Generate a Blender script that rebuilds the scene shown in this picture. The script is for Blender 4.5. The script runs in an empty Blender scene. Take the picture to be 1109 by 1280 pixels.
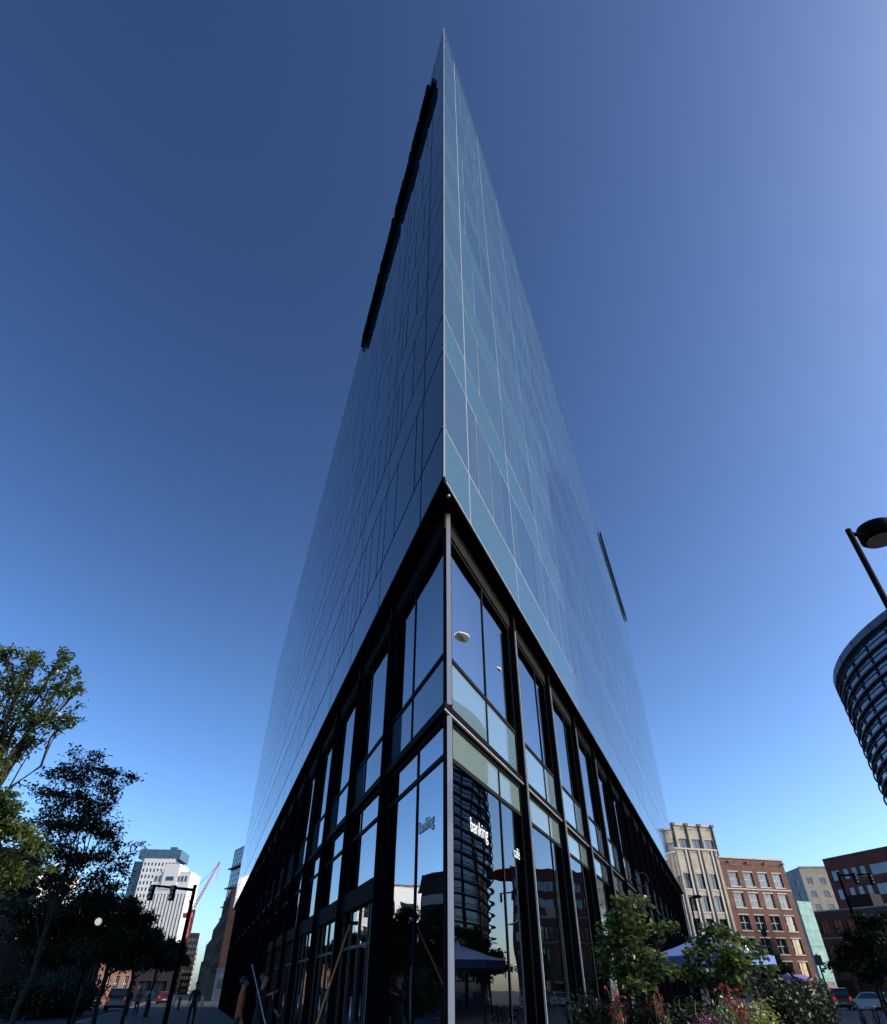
import bpy, bmesh, math, random
from mathutils import Vector, Matrix
R = math.radians
sin, cos, tan = math.sin, math.cos, math.tan
rnd = random.Random(7)
C = bpy.context.scene.collection

# ------------------------------------------------------------------ camera model
FPX, CX, CY, PITCH, EYE = 746.0, 554.5, 640.0, R(38.7), 1.6
def ray(x, y):
    u, v = x - CX, CY - y
    return Vector((u, FPX*cos(PITCH) - v*sin(PITCH), FPX*sin(PITCH) + v*cos(PITCH)))
def at(x, y, d):                 # world point seen at (x, y) at horizontal distance d
    r = ray(x, y); k = d / math.hypot(r.x, r.y)
    return Vector((r.x*k, r.y*k, EYE + r.z*k))
def azp(a, d, z=0.0):            # azimuth in degrees (0 = straight ahead), distance
    return Vector((sin(R(a))*d, cos(R(a))*d, z))

# ------------------------------------------------------------------ materials
MATS = {}
def mat(name, col, rough=0.6, metal=0.0, spec=0.5, ior=1.5, var=0.0, vscale=4.0, bump=0.0, bscale=20.0, emit=None, trans=0.0):
    if name in MATS: return MATS[name]
    m = bpy.data.materials.new(name); m.use_nodes = True
    nt = m.node_tree; b = nt.nodes['Principled BSDF']
    b.inputs['Base Color'].default_value = (*col, 1)
    b.inputs['Roughness'].default_value = rough
    b.inputs['Metallic'].default_value = metal
    b.inputs['IOR'].default_value = ior
    b.inputs['Specular IOR Level'].default_value = spec
    if trans: b.inputs['Transmission Weight'].default_value = trans
    if emit:
        b.inputs['Emission Color'].default_value = (*emit[:3], 1); b.inputs['Emission Strength'].default_value = emit[3]
    tc = nt.nodes.new('ShaderNodeTexCoord')
    if var:
        n = nt.nodes.new('ShaderNodeTexNoise'); n.inputs['Scale'].default_value = vscale; n.inputs['Detail'].default_value = 6
        nt.links.new(tc.outputs['Object'], n.inputs['Vector'])
        mr = nt.nodes.new('ShaderNodeMapRange'); mr.inputs[1].default_value = .3; mr.inputs[2].default_value = .7
        mr.inputs[3].default_value = 1-var; mr.inputs[4].default_value = 1+var
        nt.links.new(n.outputs['Fac'], mr.inputs[0])
        hs = nt.nodes.new('ShaderNodeHueSaturation'); hs.inputs['Color'].default_value = (*col, 1)
        nt.links.new(mr.outputs[0], hs.inputs['Value']); nt.links.new(hs.outputs[0], b.inputs['Base Color'])
    if bump:
        n2 = nt.nodes.new('ShaderNodeTexNoise'); n2.inputs['Scale'].default_value = bscale; n2.inputs['Detail'].default_value = 4
        nt.links.new(tc.outputs['Object'], n2.inputs['Vector'])
        bp = nt.nodes.new('ShaderNodeBump'); bp.inputs['Strength'].default_value = bump; bp.inputs['Distance'].default_value = .05
        nt.links.new(n2.outputs['Fac'], bp.inputs['Height']); nt.links.new(bp.outputs[0], b.inputs['Normal'])
    MATS[name] = m; return m

def brick_mat(name, c1, c2, mortar, sx=1.0, bw=.5, rh=.15):
    m = bpy.data.materials.new(name); m.use_nodes = True; nt = m.node_tree; b = nt.nodes['Principled BSDF']
    b.inputs['Roughness'].default_value = .85; b.inputs['Specular IOR Level'].default_value = .15
    uv = nt.nodes.new('ShaderNodeUVMap')
    br = nt.nodes.new('ShaderNodeTexBrick'); br.inputs['Scale'].default_value = sx
    br.inputs['Color1'].default_value = (*c1, 1); br.inputs['Color2'].default_value = (*c2, 1); br.inputs['Mortar'].default_value = (*mortar, 1)
    br.inputs['Brick Width'].default_value = bw; br.inputs['Row Height'].default_value = rh; br.inputs['Mortar Size'].default_value = .014
    br.inputs['Bias'].default_value = -.2
    nt.links.new(uv.outputs[0], br.inputs['Vector'])
    n = nt.nodes.new('ShaderNodeTexNoise'); n.inputs['Scale'].default_value = .6; n.inputs['Detail'].default_value = 8
    nt.links.new(uv.outputs[0], n.inputs['Vector'])
    mr = nt.nodes.new('ShaderNodeMapRange'); mr.inputs[1].default_value = .3; mr.inputs[2].default_value = .7; mr.inputs[3].default_value = .78; mr.inputs[4].default_value = 1.2
    nt.links.new(n.outputs['Fac'], mr.inputs[0])
    hs = nt.nodes.new('ShaderNodeHueSaturation'); nt.links.new(br.outputs['Color'], hs.inputs['Color']); nt.links.new(mr.outputs[0], hs.inputs['Value'])
    nt.links.new(hs.outputs[0], b.inputs['Base Color'])
    return m

def thin_glass(name, tint, ior, rough=0.0, gcol=(1, 1, 1)):
    """coated window glass: Fresnel mirror over a tinted see-through pane"""
    m = bpy.data.materials.new(name); m.use_nodes = True; nt = m.node_tree
    nt.nodes.remove(nt.nodes['Principled BSDF']); out = nt.nodes['Material Output']
    fr = nt.nodes.new('ShaderNodeFresnel'); fr.inputs['IOR'].default_value = ior
    g = nt.nodes.new('ShaderNodeBsdfGlossy'); g.inputs['Roughness'].default_value = rough; g.inputs['Color'].default_value = (*gcol, 1)
    t = nt.nodes.new('ShaderNodeBsdfTransparent'); t.inputs['Color'].default_value = (*tint, 1)
    tc = nt.nodes.new('ShaderNodeTexCoord'); n = nt.nodes.new('ShaderNodeTexNoise'); n.inputs['Scale'].default_value = .55; n.inputs['Detail'].default_value = 1
    nt.links.new(tc.outputs['Object'], n.inputs['Vector'])
    bp = nt.nodes.new('ShaderNodeBump'); bp.inputs['Strength'].default_value = .10; bp.inputs['Distance'].default_value = .10
    nt.links.new(n.outputs['Fac'], bp.inputs['Height']); nt.links.new(bp.outputs[0], g.inputs['Normal'])
    mx = nt.nodes.new('ShaderNodeMixShader')
    nt.links.new(fr.outputs[0], mx.inputs[0]); nt.links.new(t.outputs[0], mx.inputs[1]); nt.links.new(g.outputs[0], mx.inputs[2])
    nt.links.new(mx.outputs[0], out.inputs['Surface'])
    return m

def leaf_mat(name, c1, c2, transl=.35, rough=.32):
    m = bpy.data.materials.new(name); m.use_nodes = True; nt = m.node_tree; b = nt.nodes['Principled BSDF']
    out = nt.nodes['Material Output']
    at_ = nt.nodes.new('ShaderNodeAttribute'); at_.attribute_name = 'tone'
    cr = nt.nodes.new('ShaderNodeMix'); cr.data_type = 'RGBA'
    cr.inputs[6].default_value = (*c1, 1); cr.inputs[7].default_value = (*c2, 1)
    nt.links.new(at_.outputs['Fac'], cr.inputs[0])
    nt.links.new(cr.outputs[2], b.inputs['Base Color']); b.inputs['Roughness'].default_value = rough
    tr = nt.nodes.new('ShaderNodeBsdfTranslucent')
    nt.links.new(cr.outputs[2], tr.inputs['Color'])
    mx = nt.nodes.new('ShaderNodeMixShader'); mx.inputs[0].default_value = transl
    nt.links.new(b.outputs[0], mx.inputs[1]); nt.links.new(tr.outputs[0], mx.inputs[2]); nt.links.new(mx.outputs[0], out.inputs['Surface'])
    return m

def stone_mat(name, col, bw, rh, joint=.6, rough=.8):
    return brick_mat(name, col, tuple(c*.93 for c in col), tuple(c*joint for c in col), 1.0, bw, rh)

M = dict(
 black=mat('black_metal', (.005, .005, .006), .75, var=.2, spec=.04),
 soffit=mat('black_soffit', (.005, .005, .006), .8, var=.2, spec=.03),
 lintel=mat('dark_grey_metal', (.013, .013, .014), .7, var=.15, spec=.06),
 silver=mat('silver_metal', (.46, .47, .48), .45, .2), trim=mat('grey_aluminium_trim', (.19, .20, .22), .5, .0),
 joint_l=mat('shaded_dark_joint', (.003, .006, .014), .7, spec=.05),  # joint colour darkened for the shaded left wall
 joint_r=mat('sunlit_pale_joint', (.28, .30, .32), .6, 0, spec=.1),  # same joints made pale for the sunlit right wall
 navy=mat('shaded_navy_glass', (.012, .030, .058), .03, ior=1.85),  # left panes, this and the next: same glass darkened for the shaded wall
 navy2=mat('shaded_navy_spandrel_glass', (.014, .038, .066), .035, ior=1.85),
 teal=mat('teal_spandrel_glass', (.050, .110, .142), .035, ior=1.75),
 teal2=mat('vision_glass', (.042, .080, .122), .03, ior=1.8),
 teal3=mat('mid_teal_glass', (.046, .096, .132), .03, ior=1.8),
 roof=mat('roof_gravel', (.2, .2, .2), .9, var=.3, vscale=1),
 inner=mat('interior_dark', (.02, .019, .018), .8, var=.3),
 inner2=mat('interior_ceiling', (.10, .10, .10), .8, var=.1),
 frosted=mat('frosted_green_glass', (.13, .19, .185), .012, ior=1.55),
 frosted_l=mat('frosted_blue_glass', (.05, .09, .13), .05, ior=1.9, var=.08, vscale=3),
 white=mat('white_enamel', (.8, .8, .78), .4),
 asphalt=mat('asphalt', (.032, .033, .038), .85, var=.25, vscale=.5, bump=.4, bscale=60),
 paving=mat('paving', (.06, .06, .062), .8, var=.15, vscale=.7, bump=.2, bscale=30),
 kerb=mat('kerb_stone', (.28, .27, .26), .8, var=.15),
 paint=mat('road_paint', (.75, .76, .78), .6, var=.15, vscale=3),
 tan=stone_mat('tan_precast', (.46, .425, .35), 1.6, .8),
 tan_trim=mat('tan_trim', (.48, .45, .385), .8, var=.08),
 brick=brick_mat('red_brick', (.165, .076, .058), (.12, .056, .045), (.19, .15, .13)),
 brick_d=brick_mat('dark_brick', (.16, .045, .036), (.12, .035, .028), (.14, .08, .06)),
 brick_o=brick_mat('orange_brick', (.36, .13, .07), (.28, .095, .055), (.28, .2, .15)),
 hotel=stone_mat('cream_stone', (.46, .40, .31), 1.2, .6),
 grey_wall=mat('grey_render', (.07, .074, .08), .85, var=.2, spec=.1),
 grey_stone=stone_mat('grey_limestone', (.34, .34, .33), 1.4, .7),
 teal_wall=mat('pale_teal_panel', (.20, .37, .36), .8, var=.22, vscale=.9),
 stone_white=mat('white_precast', (.74, .73, .70), .7, var=.05),
 brown=mat('shade_brown_stone', (.045, .035, .028), .9, var=.2, spec=.08),
 darkbldg=mat('dark_cladding', (.022, .023, .027), .85, var=.2, spec=.08),
 frame_w=mat('pale_window_frame', (.42, .42, .40), .5),
 frame_d=mat('dark_window_frame', (.02, .025, .03), .5),
 pane=mat('window_pane_glass', (.012, .018, .025), .03, ior=1.9),
 pane_b=mat('sky_tinted_blue_pane', (.05, .10, .15), .05, ior=1.6, var=.3, vscale=.4),  # blue base also stands in for sky reflected in the panes
 bark=mat('dark_bark', (.020, .017, .014), .9, var=.3, bump=.6, bscale=30),
 red=mat('crane_red', (.38, .05, .05), .5),
 orange=mat('orange_cloth', (.42, .09, .03), .9, var=.15),
 skin=mat('skin', (.42, .24, .17), .55), skin_d=mat('tanned_skin', (.28, .15, .1), .55),
 cloth_k=mat('black_cloth', (.015, .015, .018), .9, var=.2), cloth_b=mat('pale_blue_cloth', (.45, .52, .66), .9, var=.1),
 cloth_n=mat('navy_cloth', (.02, .03, .06), .9, var=.2), cloth_g=mat('grey_cloth', (.12, .12, .13), .9, var=.2), hair=mat('dark_hair', (.015, .01, .008), .6),
 shoe=mat('shoe_leather', (.03, .025, .02), .5),
 yellow=mat('yellow_fibreglass', (.50, .25, .03), .5), umb=mat('blue_canvas', (.13, .22, .50), .8, var=.08, vscale=2, trans=0),
 purple=mat('purple_canvas', (.25, .16, .50), .8, var=.1), tyre=mat('tyre_rubber', (.015, .015, .016), .85), chrome=mat('brushed_metal', (.5, .5, .52), .3, .9),
 car_k=mat('black_car_paint', (.01, .011, .013), .15, ior=1.6), car_w=mat('white_car_paint', (.75, .75, .75), .2), car_r=mat('maroon_car_paint', (.09, .012, .015), .2),
 tail=mat('tail_lamp', (.6, .02, .01), .3, emit=(1, .05, .02, .35)), red_sig=mat('red_signal', (.6, .02, .01), .3, emit=(1, .06, .04, 6)),
 globe=mat('opal_globe', (.85, .85, .85), .3, emit=(1, 1, 1, .5)), pale_letter=mat('pale_letter', (.6, .7, .8), .5), lens=mat('lamp_lens', (.25, .23, .2), .25),
 soil=mat('soil', (.04, .03, .02), .95), planter=mat('dark_planter', (.05, .05, .05), .7, var=.2),
 stem=mat('green_stem', (.06, .08, .03), .7),
)
M['teal2b'] = mat('darker_vision_glass', (.033, .066, .112), .03, ior=1.85)
M['teal2c'] = mat('lighter_vision_glass', (.048, .088, .125), .03, ior=1.75)
M['glass'] = thin_glass('clear_window_glass', (.36, .43, .50), 7.5, gcol=(.92, .96, 1))
M['glass_up'] = thin_glass('clear_upper_glass', (.42, .50, .56), 11.0, gcol=(.94, .97, 1))
M['glass_r'] = thin_glass('shopfront_glass', (.30, .34, .36), 2.3, gcol=(.92, .96, 1))
def ribs(m, c1, c2, sc):
    nt = m.node_tree; b = nt.nodes['Principled BSDF']; tc = nt.nodes.new('ShaderNodeTexCoord'); wv = nt.nodes.new('ShaderNodeTexWave')
    wv.bands_direction = 'Z'; wv.inputs['Scale'].default_value = sc; wv.inputs['Distortion'].default_value = .6; wv.inputs['Detail'].default_value = 1
    mx = nt.nodes.new('ShaderNodeMix'); mx.data_type = 'RGBA'; mx.inputs[6].default_value = (*c1, 1); mx.inputs[7].default_value = (*c2, 1)
    nt.links.new(tc.outputs['Object'], wv.inputs['Vector']); nt.links.new(wv.outputs['Fac'], mx.inputs[0]); nt.links.new(mx.outputs[2], b.inputs['Base Color'])
ribs(M['frosted'], (.155, .215, .205), (.095, .140, .140), 8)
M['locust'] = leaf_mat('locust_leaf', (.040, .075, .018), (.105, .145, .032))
M['shadeleaf'] = leaf_mat('shade_dark_leaf', (.014, .026, .010), (.032, .045, .014), .2, .55)  # leaf colours darkened to stand in for shade
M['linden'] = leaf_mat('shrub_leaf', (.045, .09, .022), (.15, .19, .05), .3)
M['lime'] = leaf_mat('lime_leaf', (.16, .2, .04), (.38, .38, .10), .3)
M['redleaf'] = leaf_mat('red_leaf', (.22, .012, .02), (.45, .03, .04), .3)
M['pinkleaf'] = leaf_mat('purple_flower', (.14, .03, .09), (.38, .12, .25), .3)
M['umb'].node_tree.nodes['Principled BSDF'].inputs['Roughness'].default_value = .8

# ------------------------------------------------------------------ object helpers
def link_mesh(name, me, parent=None, mats=()):
    o = bpy.data.objects.new(name, me); C.objects.link(o)
    for m in (mats if isinstance(mats, (list, tuple)) else [mats]): me.materials.append(M[m] if isinstance(m, str) else m)
    if parent: o.parent = parent
    return o
def obj(name, bm, mats, parent=None, smooth=False):
    if bm.loops.layers.uv.active is None: wall_uv(bm)
    me = bpy.data.meshes.new(name); bm.to_mesh(me); bm.free()
    o = link_mesh(name, me, parent, mats)
    if smooth: me.polygons.foreach_set('use_smooth', [True]*len(me.polygons))
    if parent:
        o.matrix_parent_inverse = Matrix.Translation(parent.location).inverted() if False else Matrix.Identity(4)
        if parent.get('_o'): pass
    return o
def wall_uv(bm):
    uv = bm.loops.layers.uv.new('UVMap')
    for f in bm.faces:
        n = f.normal if f.normal.length > .1 else Vector((0, 0, 1)); f.normal_update(); n = f.normal
        if abs(n.z) > .8: ux, uy = Vector((1, 0, 0)), Vector((0, 1, 0))
        else: ux = Vector((-n.y, n.x, 0)).normalized(); uy = Vector((0, 0, 1))
        for l in f.loops: l[uv].uv = (l.vert.co.dot(ux), l.vert.co.dot(uy))
def tag(o, label=None, cat=None, group=None, kind=None):
    if label: o['label'] = label
    if cat: o['category'] = cat
    if group: o['group'] = group
    if kind: o['kind'] = kind
    return o
def empty(name, loc, label, cat, group=None, rz=0.0):
    o = bpy.data.objects.new(name, None); C.objects.link(o); o.location = loc; o.rotation_euler = (0, 0, rz)
    o.empty_display_size = .2
    return tag(o, label, cat, group)
def copy_tree(o, parent=None, loc=None, rz=None, label=None):
    c = o.copy(); C.objects.link(c)
    if parent: c.parent = parent
    if loc is not None: c.location = loc
    if rz is not None: c.rotation_euler = (0, 0, rz)
    if label: c['label'] = label
    for ch in [x for x in bpy.data.objects if x.parent == o]: copy_tree(ch, c)
    return c
def hexa(bm, P, mi=0):            # 8 points: bottom 4 then top 4
    v = [bm.verts.new(p) for p in P]
    for q in ((3, 2, 1, 0), (4, 5, 6, 7), (0, 1, 5, 4), (1, 2, 6, 5), (2, 3, 7, 6), (3, 0, 4, 7)):
        f = bm.faces.new([v[i] for i in q]); f.material_index = mi
def box(bm, x0, x1, y0, y1, z0, z1, mi=0):
    hexa(bm, [(x0, y0, z0), (x1, y0, z0), (x1, y1, z0), (x0, y1, z0), (x0, y0, z1), (x1, y0, z1), (x1, y1, z1), (x0, y1, z1)], mi)
def tube(bm, pts, rad, n=8, mi=0, cap=True):
    pts = [Vector(p) for p in pts]; rings = []
    if not isinstance(rad, (list, tuple)): rad = [rad]*len(pts)
    for i, p in enumerate(pts):
        d = (pts[min(i+1, len(pts)-1)] - pts[max(i-1, 0)]); d = d.normalized() if d.length > 1e-9 else Vector((0, 0, 1))
        a = d.cross(Vector((0, 0, 1)) if abs(d.z) < .9 else Vector((1, 0, 0))).normalized(); b = d.cross(a)
        rings.append([bm.verts.new(p + (a*cos(2*math.pi*k/n) + b*sin(2*math.pi*k/n))*rad[i]) for k in range(n)])
    for i in range(len(rings)-1):
        for k in range(n):
            f = bm.faces.new([rings[i][k], rings[i][(k+1) % n], rings[i+1][(k+1) % n], rings[i+1][k]]); f.material_index = mi; f.smooth = True
    if cap:
        bm.faces.new(rings[0][::-1]).material_index = mi; bm.faces.new(rings[-1]).material_index = mi
def lathe(bm, prof, n=24, c=(0, 0, 0), mi=0):     # prof: (r, z)
    c = Vector(c); rings = []
    for r, z in prof: rings.append([bm.verts.new(c + Vector((r*cos(2*math.pi*k/n), r*sin(2*math.pi*k/n), z))) for k in range(n)])
    for i in range(len(rings)-1):
        for k in range(n):
            f = bm.faces.new([rings[i][k], rings[i][(k+1) % n], rings[i+1][(k+1) % n], rings[i+1][k]]); f.material_index = mi; f.smooth = True
    bm.faces.new(rings[0][::-1]).material_index = mi; bm.faces.new(rings[-1]).material_index = mi
def prism(bm, poly, z0, z1, mi=0, top=True):
    a = [bm.verts.new((x, y, z0)) for x, y in poly]; b = [bm.verts.new((x, y, z1)) for x, y in poly]; n = len(poly)
    for i in range(n): bm.faces.new([a[i], a[(i+1) % n], b[(i+1) % n], b[i]]).material_index = mi
    if top: bm.faces.new(b).material_index = mi
    bm.faces.new(a[::-1]).material_index = mi

class Frame:                      # a vertical wall plane: t along, s outward, z up
    def __init__(s, p0, d, n): s.o, s.d, s.n = Vector((p0[0], p0[1], 0)), Vector((d[0], d[1], 0)).normalized(), Vector((n[0], n[1], 0)).normalized()
    def p(s, t, o, z): return s.o + s.d*t + s.n*o + Vector((0, 0, z))
    def box(s, bm, t0, t1, s0, s1, z0, z1, mi=0):
        P = [s.p(t0, s0, z0), s.p(t1, s0, z0), s.p(t1, s1, z0), s.p(t0, s1, z0), s.p(t0, s0, z1), s.p(t1, s0, z1), s.p(t1, s1, z1), s.p(t0, s1, z1)]
        if s.d.cross(s.n).z < 0: P = [P[i] for i in (3, 2, 1, 0, 7, 6, 5, 4)]
        hexa(bm, P, mi)
    def mitre(s, bm, t1, s0, s1, z0, z1, mi=0):      # box whose near end is mitred on the prow's bisector
        k = 1/tan(R((AZR-AZL)/2)); a, b = -s0*k, -s1*k
        P = [s.p(a, s0, z0), s.p(t1, s0, z0), s.p(t1, s1, z0), s.p(b, s1, z0), s.p(a, s0, z1), s.p(t1, s0, z1), s.p(t1, s1, z1), s.p(b, s1, z1)]
        if s.d.cross(s.n).z < 0: P = [P[i] for i in (3, 2, 1, 0, 7, 6, 5, 4)]
        hexa(bm, P, mi)
    def quad(s, bm, t0, t1, o, z0, z1, mi=0):
        P = [s.p(t0, o, z0), s.p(t1, o, z0), s.p(t1, o, z1), s.p(t0, o, z1)]
        if s.d.cross(Vector((0, 0, 1))).dot(s.n) < 0: P.reverse()
        f = bm.faces.new([bm.verts.new(p) for p in P]); f.material_index = mi; return f

# ================================================================== GLASS TOWER
TW_L, TW_R = 85.5, 70.2
AZL, AZR = -18.1, 21.2
PROW = (0.0, 8.8)
dl, dr = (sin(R(AZL)), cos(R(AZL))), (sin(R(AZR)), cos(R(AZR)))
FL = Frame(PROW, dl, (-dl[1], dl[0])); FR = Frame(PROW, dr, (dr[1], -dr[0]))
Z0, ZT = 9.55, 42.0
tower = empty('glass_tower', (0, 0, 0), 'tall wedge-shaped blue glass tower with a sharp prow above a black-finned base', 'building')
SP = []; z = Z0; bands = []       # alternating spandrel / vision bands
for k in range(8):
    bands.append((Z0 + 4.22*k, Z0 + 4.22*k + 1.49, 's'))
    bands.append((Z0 + 4.22*k + 1.49, min(Z0 + 4.22*(k+1), ZT), 'v'))
GAP = .022
bm = bmesh.new()                  # dark body behind the glass skin
def wedge(off, z0, z1, mi=0, tl=TW_L, tr=TW_R):
    h = sin(R((AZR-AZL)/2)); A = Vector(PROW) + Vector((sin(R((AZL+AZR)/2)), cos(R((AZL+AZR)/2))))*(off/h)
    Lp = FL.p(tl-.1, -off, 0); Rp = FR.p(tr-.1, -off, 0)
    prism(bm, [(A.x, A.y), (Rp.x, Rp.y), (Lp.x, Lp.y)], z0, z1, mi)
wedge(.06, Z0+.02, ZT-.15, 0)
obj('tower_core', bm, ['joint_l'], tower)
bm = bmesh.new(); wedge(.03, ZT-.14, ZT-.02); obj('roof', bm, ['roof'], tower)
bm = bmesh.new(); wedge(.02, Z0-.08, Z0-.01); obj('soffit', bm, ['soffit'], tower)
def panels(F, L, side):
    specs = []
    mods = [0.03, 1.65]
    while mods[-1] + 3.97 < L - 1: mods.append(mods[-1] + 3.97)
    mods.append(L)
    for bi, (z0, z1, kind) in enumerate(bands):
        for i in range(len(mods)-1):
            a, b = mods[i], mods[i+1]; w = b - a
            if kind == 's' or w < 2: specs.append((a, b, z0, z1, kind)); continue
            r = rnd.random(); c = w/6
            if r < .15: cuts = [2*c]
            elif r < .35: cuts = [1*c, 4*c]
            elif r < .70: cuts = [1.2*c, 3.0*c, 4.6*c]
            else: cuts = [2*c, 4*c, 5*c]
            xs = [a] + [a+q for q in cuts] + [b]
            for j in range(len(xs)-1):
                specs.append((xs[j], xs[j+1], z0, z1, 'v' if rnd.random() < .62 or (xs[j+1]-xs[j]) > 2.2 else 't'))
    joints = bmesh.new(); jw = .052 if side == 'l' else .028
    for i, t in enumerate(mods[1:-1]): F.box(joints, t-jw, t+jw, -.06, -.004, Z0, ZT)
    for z0, z1, k in bands[1:]: F.box(joints, .03, L, -.05, -.006, z0-jw*.9, z0+jw*.9)
    for a, b, z0, z1, k in specs:
        if a not in mods: F.box(joints, a-jw*.75, a+jw*.75, -.05, -.008, z0+jw, z1-jw)
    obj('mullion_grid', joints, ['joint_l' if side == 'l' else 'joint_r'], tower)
    def size(q):                  # apparent size of a panel
        p = F.p((q[0]+q[1])/2, 0, (q[2]+q[3])/2) - Vector((0, 0, EYE)); d = p.length
        return (q[1]-q[0])*(q[3]-q[2])*abs(p.normalized().dot(F.n))/d/d
    for fam, nm, lab in (('s', 'spandrel_panel', None), ('vt', 'window_pane', None)):
        fs = sorted([q for q in specs if q[4] in fam], key=size, reverse=True)
        rest = bmesh.new(); nrest = 0
        for n, q in enumerate(fs):
            bm = bmesh.new() if n < 50 else rest
            a, b, z0, z1, k = q
            g = .044 if side == 'l' else .028
            # every pane is set with a hair of tilt, as real curtain walling is
            e = [rnd.uniform(-.0016, .0016) for _ in range(3)]
            P = [(a+g, z0+g, e[0]), (b-g, z0+g, e[1]), (b-g, z1-g, e[2]), (a+g, z1-g, e[0]+e[2]-e[1])]
            P = [F.p(t, s, zz) for t, zz, s in P]
            if F.d.cross(Vector((0, 0, 1))).dot(F.n) < 0: P.reverse()
            vs = [bm.verts.new(p) for p in P]; f = bm.faces.new(vs)
            if n < 50:
                for v in f.verts: pass
                back = [bm.verts.new(p - F.n*.02) for p in P]
                for i in range(4): bm.faces.new([vs[(i+1) % 4], vs[i], back[i], back[(i+1) % 4]])
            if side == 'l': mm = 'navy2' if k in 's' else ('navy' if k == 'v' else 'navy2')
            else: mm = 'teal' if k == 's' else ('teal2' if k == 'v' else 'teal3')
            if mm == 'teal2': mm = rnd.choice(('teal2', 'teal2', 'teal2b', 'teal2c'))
            if n < 50: obj(nm, bm, [mm], tower)
            else:
                f.material_index = {'s': 0, 't': 0, 'v': 1}[k] if fam == 's' else {'t': 0, 'v': 1}[k]; nrest += 1
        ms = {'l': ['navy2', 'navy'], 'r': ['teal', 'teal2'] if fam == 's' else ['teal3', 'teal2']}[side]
        o = obj(nm, rest, ms, tower); o['kind'] = 'stuff'
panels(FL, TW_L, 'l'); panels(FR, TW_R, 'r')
# bright prow trim and lower edge trims
bm = bmesh.new()
bis = Vector((sin(R((AZL+AZR)/2)), cos(R((AZL+AZR)/2)), 0)); perp = Vector((bis.y, -bis.x, 0))
A = Vector((PROW[0], PROW[1], 0)) - bis*.05
hexa(bm, [A + perp*.0 + Vector((0, 0, Z0-.03)), A + perp*.036 + bis*.02 + Vector((0, 0, Z0-.03)), A + perp*.036 + bis*.14 + Vector((0, 0, Z0-.03)), A + bis*.12 + Vector((0, 0, Z0-.03)),
          A + Vector((0, 0, ZT+.03)), A + perp*.036 + bis*.02 + Vector((0, 0, ZT+.03)), A + perp*.036 + bis*.14 + Vector((0, 0, ZT+.03)), A + bis*.12 + Vector((0, 0, ZT+.03))])
obj('corner_trim', bm, ['trim'], tower)
bm = bmesh.new(); FR.box(bm, .12, TW_R, -.015, .015, Z0-.065, Z0-.012); FR.box(bm, .12, TW_R, -.02, .012, ZT-.012, ZT+.05)
obj('edge_trim', bm, ['trim'], tower)
bm = bmesh.new(); FL.box(bm, .12, TW_L, -.015, .015, Z0-.09, Z0-.012); obj('edge_trim', bm, ['black'], tower)  # same trim blackened for the shaded left wall

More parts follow.
